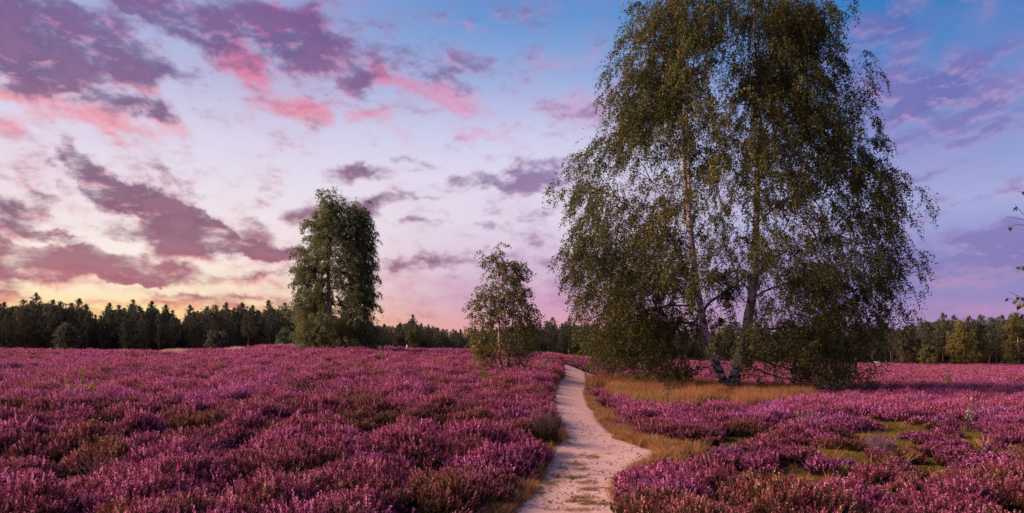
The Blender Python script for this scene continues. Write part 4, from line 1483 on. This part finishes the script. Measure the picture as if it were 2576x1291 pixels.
edge_tree('birch_tree', 'yellow green birch with white trunk in front of the right hand pines', 'tree', 2424, 917, 812, 78, 114, 'yellow_leaf', 60, seed=31)
edge_tree('birch_tree', 'olive green tree at the right frame edge in front of the pines', 'tree', 2562, 921, 794, 74, 113, 'olive_leaf', 60, seed=32)
edge_tree('birch_tree', 'brownish green bushy tree just right of the tall birch crown', 'tree', 2288, 917, 830, 62, 115, 'brown_leaf', 48, white=False, seed=33)
edge_tree('bush', 'low grey green bush between the brownish tree and the yellow birch', 'bush', 2338, 917, 868, 46, 112, 'olive_leaf', 22, white=False, seed=34, shape='low')
edge_tree('bush', 'small light green bush beside the left of the dense birch', 'bush', 722, 872, 836, 40, 74, 'pine_needle_bush', 22, 0.14, False, 35, 'low')
edge_tree('birch_tree', 'slender yellowish tree before the pines right of the dense birch', 'tree', 1042, 886, 832, 34, 122, 'olive_leaf', 22, seed=36)
edge_tree('bush', 'yellow tinged bush before the pines left of the young birch', 'bush', 1010, 886, 842, 36, 124, 'brown_leaf', 18, white=False, seed=37, shape='low')
edge_tree('bush', 'rounded green young pine before the far left forest', 'bush', 166, 888, 812, 46, 100, 'pine_needle', 30, white=False, seed=38, shape='round')
edge_tree('bush', 'grey green bush low in the forest edge beside the pine trunks', 'bush', 545, 880, 838, 46, 104, 'pine_needle', 20, white=False, seed=39, shape='low')


# ------------------------------------------------------------------ birch at the right edge of the frame, trunk outside it
def edge_birch():
    y0 = 8.4
    bx = 8.6
    bz = float(gz(bx, y0))
    root = empty('birch_tree', (bx, y0, bz), 'birch at right frame edge reaching a few dark leafy twigs into the sky', 'tree')
    L = lambda u, v, dy=0.0: np.array([(u - CX) / F * (y0 + dy) - bx, dy, EYE + (HY - v) / F * (y0 + dy) - bz])
    r = np.random.default_rng(77)
    b = MB()
    tr = np.array([[0, 0, -.1], [0.03, 0, 1.2], [-.04, .05, 2.6], [0.02, 0, 4.0], [0, 0, 5.6]])
    tr = resample(tr, 18)
    b.tube(tr, np.linspace(0.085, 0.015, 18), 10, wob=.04)
    ob('trunk', b.mesh('trunk', [M['birch_bark']], True), root)
    tw, C, T = MB(), [], []
    tips = [((2640, 590), [(2600, 560), (2575, 552), (2555, 548), (2532, 545)], 6), ((2640, 600), [(2610, 575), (2580, 545), (2560, 525), (2553, 515)], 5),
            ((2620, 590), [(2590, 570), (2565, 560), (2545, 565), (2537, 572)], 5), ((2650, 500), [(2610, 490), (2580, 484), (2562, 482)], 3),
            ((2660, 800), [(2610, 775), (2580, 765), (2555, 755), (2532, 748)], 10), ((2640, 780), [(2590, 760), (2565, 745), (2548, 738), (2540, 735)], 6),
            ((2640, 790), [(2600, 780), (2580, 768), (2562, 772), (2545, 762)], 5), ((2650, 690), [(2600, 670), (2575, 672), (2560, 668), (2552, 672)], 4),
            ((2650, 680), [(2610, 640), (2585, 625), (2572, 640)], 3), ((2650, 820), [(2600, 800), (2570, 790), (2556, 788)], 4), ((2660, 720), [(2600, 700), (2572, 705)], 3)]
    for k, (st, pts, nl) in enumerate(tips):
        dy = r.uniform(-.5, .5)
        q = [L(u, v, dy) for u, v in pts]
        s0 = L(*st, dy)
        zt = s0[2] - 0.25
        t0 = np.array([np.interp(zt, tr[:, 2], tr[:, 0]), 0.0, zt])
        q = resample(np.array([t0, 0.5 * (t0 + s0) + [0, 0, .12], s0] + q), 16)
        tw.tube(q, np.linspace(0.016, 0.0022, 16), 5, 0)
        for _ in range(nl * 2 + 2):
            j = r.uniform(6.5, 15)
            i = int(j)
            c = q[i] + (q[min(i + 1, 15)] - q[i]) * (j - i)
            t = unit(np.array([r.normal(0, .5), r.normal(0, .5), -0.9]))
            C.append(c + t * 0.032); T.append(t)
        for _ in range(46):
            j = r.uniform(2.0, 15)
            i = int(j)
            c = q[i] + (q[min(i + 1, 15)] - q[i]) * (j - i) + r.normal(0, .03, 3)
            if (c[0] + bx) / (c[1] + y0) * F + CX > 2590:
                t = unit(np.array([r.normal(0, .5), r.normal(0, .5), -0.9]))
                C.append(c + t * 0.032); T.append(t)
    # leafy crown outside the frame
    for _ in range(1500):
        z = r.uniform(1.6, 5.9)
        a, R = r.uniform(0, 2 * PI), (1.5 - abs(z - 3.2) * .42) * math.sqrt(r.uniform(.1, 1))
        c = np.array([0.55 + R * math.cos(a), R * math.sin(a), z])
        if (c[0] + bx) / (c[1] + y0) * F + CX < 2592:
            continue
        C.append(c); T.append(unit(np.array([r.normal(0, .5), r.normal(0, .5), -0.9])))
    for _ in range(60):
        z = r.uniform(1.6, 5.3)
        a = r.uniform(-1.3, 1.3)
        R = 1.2 - abs(z - 3.2) * .3
        t0 = np.array([0, 0, z - .4])
        e = np.array([R * math.cos(a) + .3, R * math.sin(a), z])
        tw.tube(resample(np.array([t0, 0.5 * (t0 + e) + [0, 0, .1], e]), 7), np.linspace(.012, .003, 7), 4, 0)
    o = ob('twigs', tw.mesh('twigs', [M['branch']]), root); o['kind'] = 'stuff'
    C, T = np.array(C), np.array(T)
    n = len(C)
    nd = perp(T, r)
    sz = 0.062 * r.uniform(.7, 1.2, n)
    # toothed heart-like leaf: six points
    nn = np.cross(T, nd)
    P = [C - T * sz[:, None] * .5, C - T * sz[:, None] * .28 + nd * sz[:, None] * .40, C + T * sz[:, None] * .02 + nd * sz[:, None] * .36, C + T * sz[:, None] * .62,
         C + T * sz[:, None] * .02 - nd * sz[:, None] * .36, C - T * sz[:, None] * .28 - nd * sz[:, None] * .40]
    v = np.stack(P, 1).reshape(-1, 3)
    b = MB()
    b.add(v, np.arange(n * 6).reshape(-1, 6), 0)
    o = ob('foliage', b.mesh('foliage', [M['edge_leaf']]), root); o['kind'] = 'stuff'


edge_birch()


# ------------------------------------------------------------------ small plants in the heather
def sapling(label, u, v, h, leafmat, n, leaf, seed, spread=0.5, name='sapling', lift=0.0, group=None):
    r = np.random.default_rng(seed)
    x, y, z = unproject(u, v)
    root = empty(name, (x, y, z), label, 'plant', group)
    b, C, T = MB(), [], []
    for k in range(4):
        a = r.uniform(0, 2 * PI)
        e = np.array([math.cos(a) * spread * h * r.uniform(.2, 1), math.sin(a) * spread * h * r.uniform(.2, 1), h * r.uniform(.75, 1.05)])
        q = resample(np.array([[0, 0, -.03], e * [.3, .3, .55], e]), 8)
        b.tube(q, np.linspace(0.008, 0.003, 8), 4, 0)
        for _ in range(n // 4):
            j = r.uniform(2.5, 7)
            i = int(j)
            c = q[i] + (q[min(i + 1, 7)] - q[i]) * (j - i)
            t = unit(rdir(1, r)[0] + [0, 0, .25])
            C.append(c + t * leaf * r.uniform(.5, 1.6)); T.append(t)
    ob('stem', b.mesh('stem', [M['branch']]), root)
    C, T = np.array(C), np.array(T)
    vv, f = quads(C, T, perp(T, r), leaf * .62, leaf * r.uniform(.8, 1.3, len(C)), .1)
    lb = MB(); lb.add(vv, f, 0)
    o = ob('leaves', lb.mesh('leaves', [M[leafmat]]), root)
    o['kind'] = 'stuff'


sapling('bright green sapling in the heather below the young birch', 1225, 985, .85, 'sprout_leaf', 90, .07, 1)
sapling('small dark green oak seedling in the tan grass left of the tall birch', 1684, 1028, .75, 'edge_leaf', 60, .07, 2)
sapling('yellow green sapling in the heather of the right field', 2386, 985, .95, 'sprout_yellow', 90, .09, 3)
sapling('pale leafy sapling at the right end of the tan grass', 2085, 1000, .95, 'pale_leaf', 130, .10, 4, .9)
sapling('sapling with whitish leaves in the dark heather at the right', 2432, 1085, .85, 'pale_leaf', 100, .055, 5, .7)
sapling('green weeds in the heather right of the dense birch', 968, 922, .9, 'sprout_leaf', 60, .09, 6, .8)
sapling('light green sapling in the heather between young birch and path', 1372, 945, .8, 'sprout_leaf', 80, .09, 7, .9)
sapling('little yellow green sprig in the heather near the left edge', 241, 1142, .58, 'sprout_yellow', 40, .045, 8, .5)
sapling('small dark bush of green leaves in the heather near lower right moss', 2020, 1092, .5, 'sprout_leaf', 60, .05, 9, .6)


def pine_seedling():
    r = np.random.default_rng(91)
    x, y, z = unproject(205, 1030)
    root = empty('pine_seedling', (x, y, z), 'yellow green pine seedling with spread arms in a dark hollow at left', 'plant')
    arms = [((0, 0, -.03), (0.01, 0, .45), (0.03, 0, .98)), ((0, 0, .42), (-.22, 0, .50), (-.44, .05, .74)), ((0, 0, .42), (.22, 0, .50), (.40, -.05, .72)), ((0, 0, .35), (0, .2, .42), (.05, .36, .62)), ((0, 0, .35), (-.05, -.2, .42), (-.1, -.34, .6))]
    b, nb = MB(), MB()
    for p in arms:
        q = resample(np.array(p), 9)
        b.tube(q, np.linspace(.012, .006, 9), 5, 0)
        n = 150
        j = r.uniform(2.5, 8, n); i = j.astype(int)
        c = q[i] + (q[np.minimum(i + 1, 8)] - q[i]) * (j - i)[:, None]
        t = unit(rdir(n, r) + unit(q[-1] - q[0]) * .9)
        vv, f = quads(c + t * .035, t, perp(t, r), .008, .085)
        nb.add(vv, f, 0)
    ob('stem', b.mesh('stem', [M['branch']]), root)
    o = ob('needles', nb.mesh('needles', [M['sprout_yellow']]), root); o['kind'] = 'stuff'


pine_seedling()


def twig_bush(label, u, v, h, w, n, m, seed, name='dead_bush', green=False):
    r = np.random.default_rng(seed)
    x, y, z = unproject(u, v)
    root = empty(name, (x, y, z), label, 'bush')
    b = MB()
    for k in range(n):
        a = r.uniform(0, 2 * PI)
        R = w * math.sqrt(r.uniform(0.02, 1))
        e = np.array([math.cos(a) * R, math.sin(a) * R, h * r.uniform(.6, 1.05)])
        q = resample(np.array([[e[0] * .1, e[1] * .1, -.03], e * [.45, .45, .5] + r.normal(0, .03, 3), e]), 7)
        b.tube(q, np.linspace(.007, .002, 7), 3, 0)
        for _ in range(3):
            i = r.integers(2, 6)
            t = unit(q[i] - q[i - 1] + r.normal(0, .4, 3))
            b.tube(np.array([q[i], q[i] + t * .09 + [0, 0, .02], q[i] + t * .17 + [0, 0, .06]]), [.0035, .0025, .0015], 3, 0)
    o = ob('branches', b.mesh('branches', [M[m]]), root)
    o['kind'] = 'stuff'
    if green:
        g_ = heather_clump(seed, 160, w * .95, h, .06, .012, 3, 10)
        ob('shoots', g_, root)['kind'] = 'stuff'


twig_bush('bare grey dead heather bush with pale twigs at lower left', 262, 1252, .46, .34, 34, 'dead_wood', 41)
twig_bush('dark twiggy bush leaning over the left edge of the path', 1376, 1118, .62, .36, 40, 'stick', 42, 'twiggy_bush', True)
twig_bush('faded grey twigs of a heather bush at lower right', 2215, 1150, .40, .32, 40, 'dead_wood', 43)


# ------------------------------------------------------------------ bench and marker post far off
def bench():
    y = 104.0
    u, v = 2212, 914
    x = (u - CX) / F * y
    z = float(gz(x, y))
    root = empty('park_bench', (x, y, z), 'tiny white bench at the far edge of the heath beside the tall birch', 'bench', rz=0.1)

    def box(nm, c, s):
        b = MB()
        a = np.array([(i, j, k) for i in (-.5, .5) for j in (-.5, .5) for k in (-.5, .5)]) * s + c
        b.add(a, [(0, 1, 3, 2), (4, 6, 7, 5), (0, 4, 5, 1), (2, 3, 7, 6), (0, 2, 6, 4), (1, 5, 7, 3)], 0)
        ob(nm, b.mesh(nm, [M['white_paint']]), root)
    for dy in (-.16, 0, .16):
        box('seat_board', np.array([0, dy, .52]), np.array([1.7, .13, .05]))
    for dz in (.70, .86):
        box('back_board', np.array([-0.25, .24, dz]), np.array([1.1, .04, .12]))
    for dx in (-.7, .7):
        box('leg', np.array([dx, 0, .24]), np.array([.09, .4, .5]))
    for dx in (-.7, .2):
        box('back_post', np.array([dx, .275, .7]), np.array([.06, .03, .45]))


bench()


def post():
    x, y = (1024 - CX) / F * 64.0, 64.0
    z = float(gz(x, y))
    root = empty('marker_post', (x, y, z), 'small white marker post on the heather crest right of the dense birch', 'post')
    b = MB()
    b.tube(np.array([[0, 0, -.1], [0, 0, .4], [0, 0, .72]]), [.075, .075, .075], 8, 0, cap=True)
    ob('shaft', b.mesh('shaft', [M['white_paint']]), root)
    b = MB()
    b.tube(np.array([[0, 0, .722], [0, 0, .78], [0, 0, .80]]), [.085, .085, .03], 8, 0, cap=True)
    ob('cap', b.mesh('cap', [M['white_paint']]), root)


post()


# ------------------------------------------------------------------ litter on the path
def litter():
    r = np.random.default_rng(7)
    b = MB()
    n = 0
    while n < 260:
        v = 940 + 350 * r.uniform() ** 0.8
        l, rr = path_edges(np.array([v]))
        u = r.uniform(l[0], rr[0])
        x, y, z = unproject(u, v)
        L = r.uniform(.02, .09) if r.uniform() < .88 else r.uniform(.10, .28)
        a = r.normal(0, .6) + (PI if r.uniform() < .5 else 0)
        dx, dy = math.cos(a) * L / 2, math.sin(a) * L / 2
        p = np.array([[x - dx, y - dy, z + .030], [x + r.normal(0, .01), y + r.normal(0, .01), z + .036], [x + dx, y + dy, z + .031]])
        b.tube(p, [.002, .003, .0015], 3, 0)
        n += 1
    for _ in range(260):
        v = 1000 + 290 * r.uniform() ** .7
        l, rr = path_edges(np.array([v]))
        u = r.uniform(l[0] - 8, rr[0] + 8)
        x, y, z = unproject(u, v)
        c = np.array([[x, y, z + .036]])
        t = unit(np.array([[r.normal(), r.normal(), r.normal(0, .3)]]))
        vv, f = quads(c, t, perp(t, r), .03, .05, .3)
        b.add(vv, f, 1)
    for _ in range(160):
        v = 1010 + 280 * r.uniform() ** .7
        l, rr = path_edges(np.array([v]))
        u = r.uniform(l[0] - 4, rr[0] + 4)
        x, y, z = unproject(u, v)
        s = r.uniform(.008, .022)
        rad = np.array([[0, 0, -1], [1, 0, 0], [0, 1, 0], [-1, 0, 0], [0, -1, 0], [0, 0, .8]]) * s * r.uniform(.7, 1.2, (6, 3)) + [x, y, z + .028]
        b.add(rad, [(0, 2, 1), (0, 3, 2), (0, 4, 3), (0, 1, 4), (5, 1, 2), (5, 2, 3), (5, 3, 4), (5, 4, 1)], 2)
    o = ob('litter', b.mesh('litter', [M['stick'], M['dry_leaf'], M['pebble']]))
    tag(o, 'scattered sticks, dead leaves and pebbles lying on the sandy path', kind='stuff')


litter()
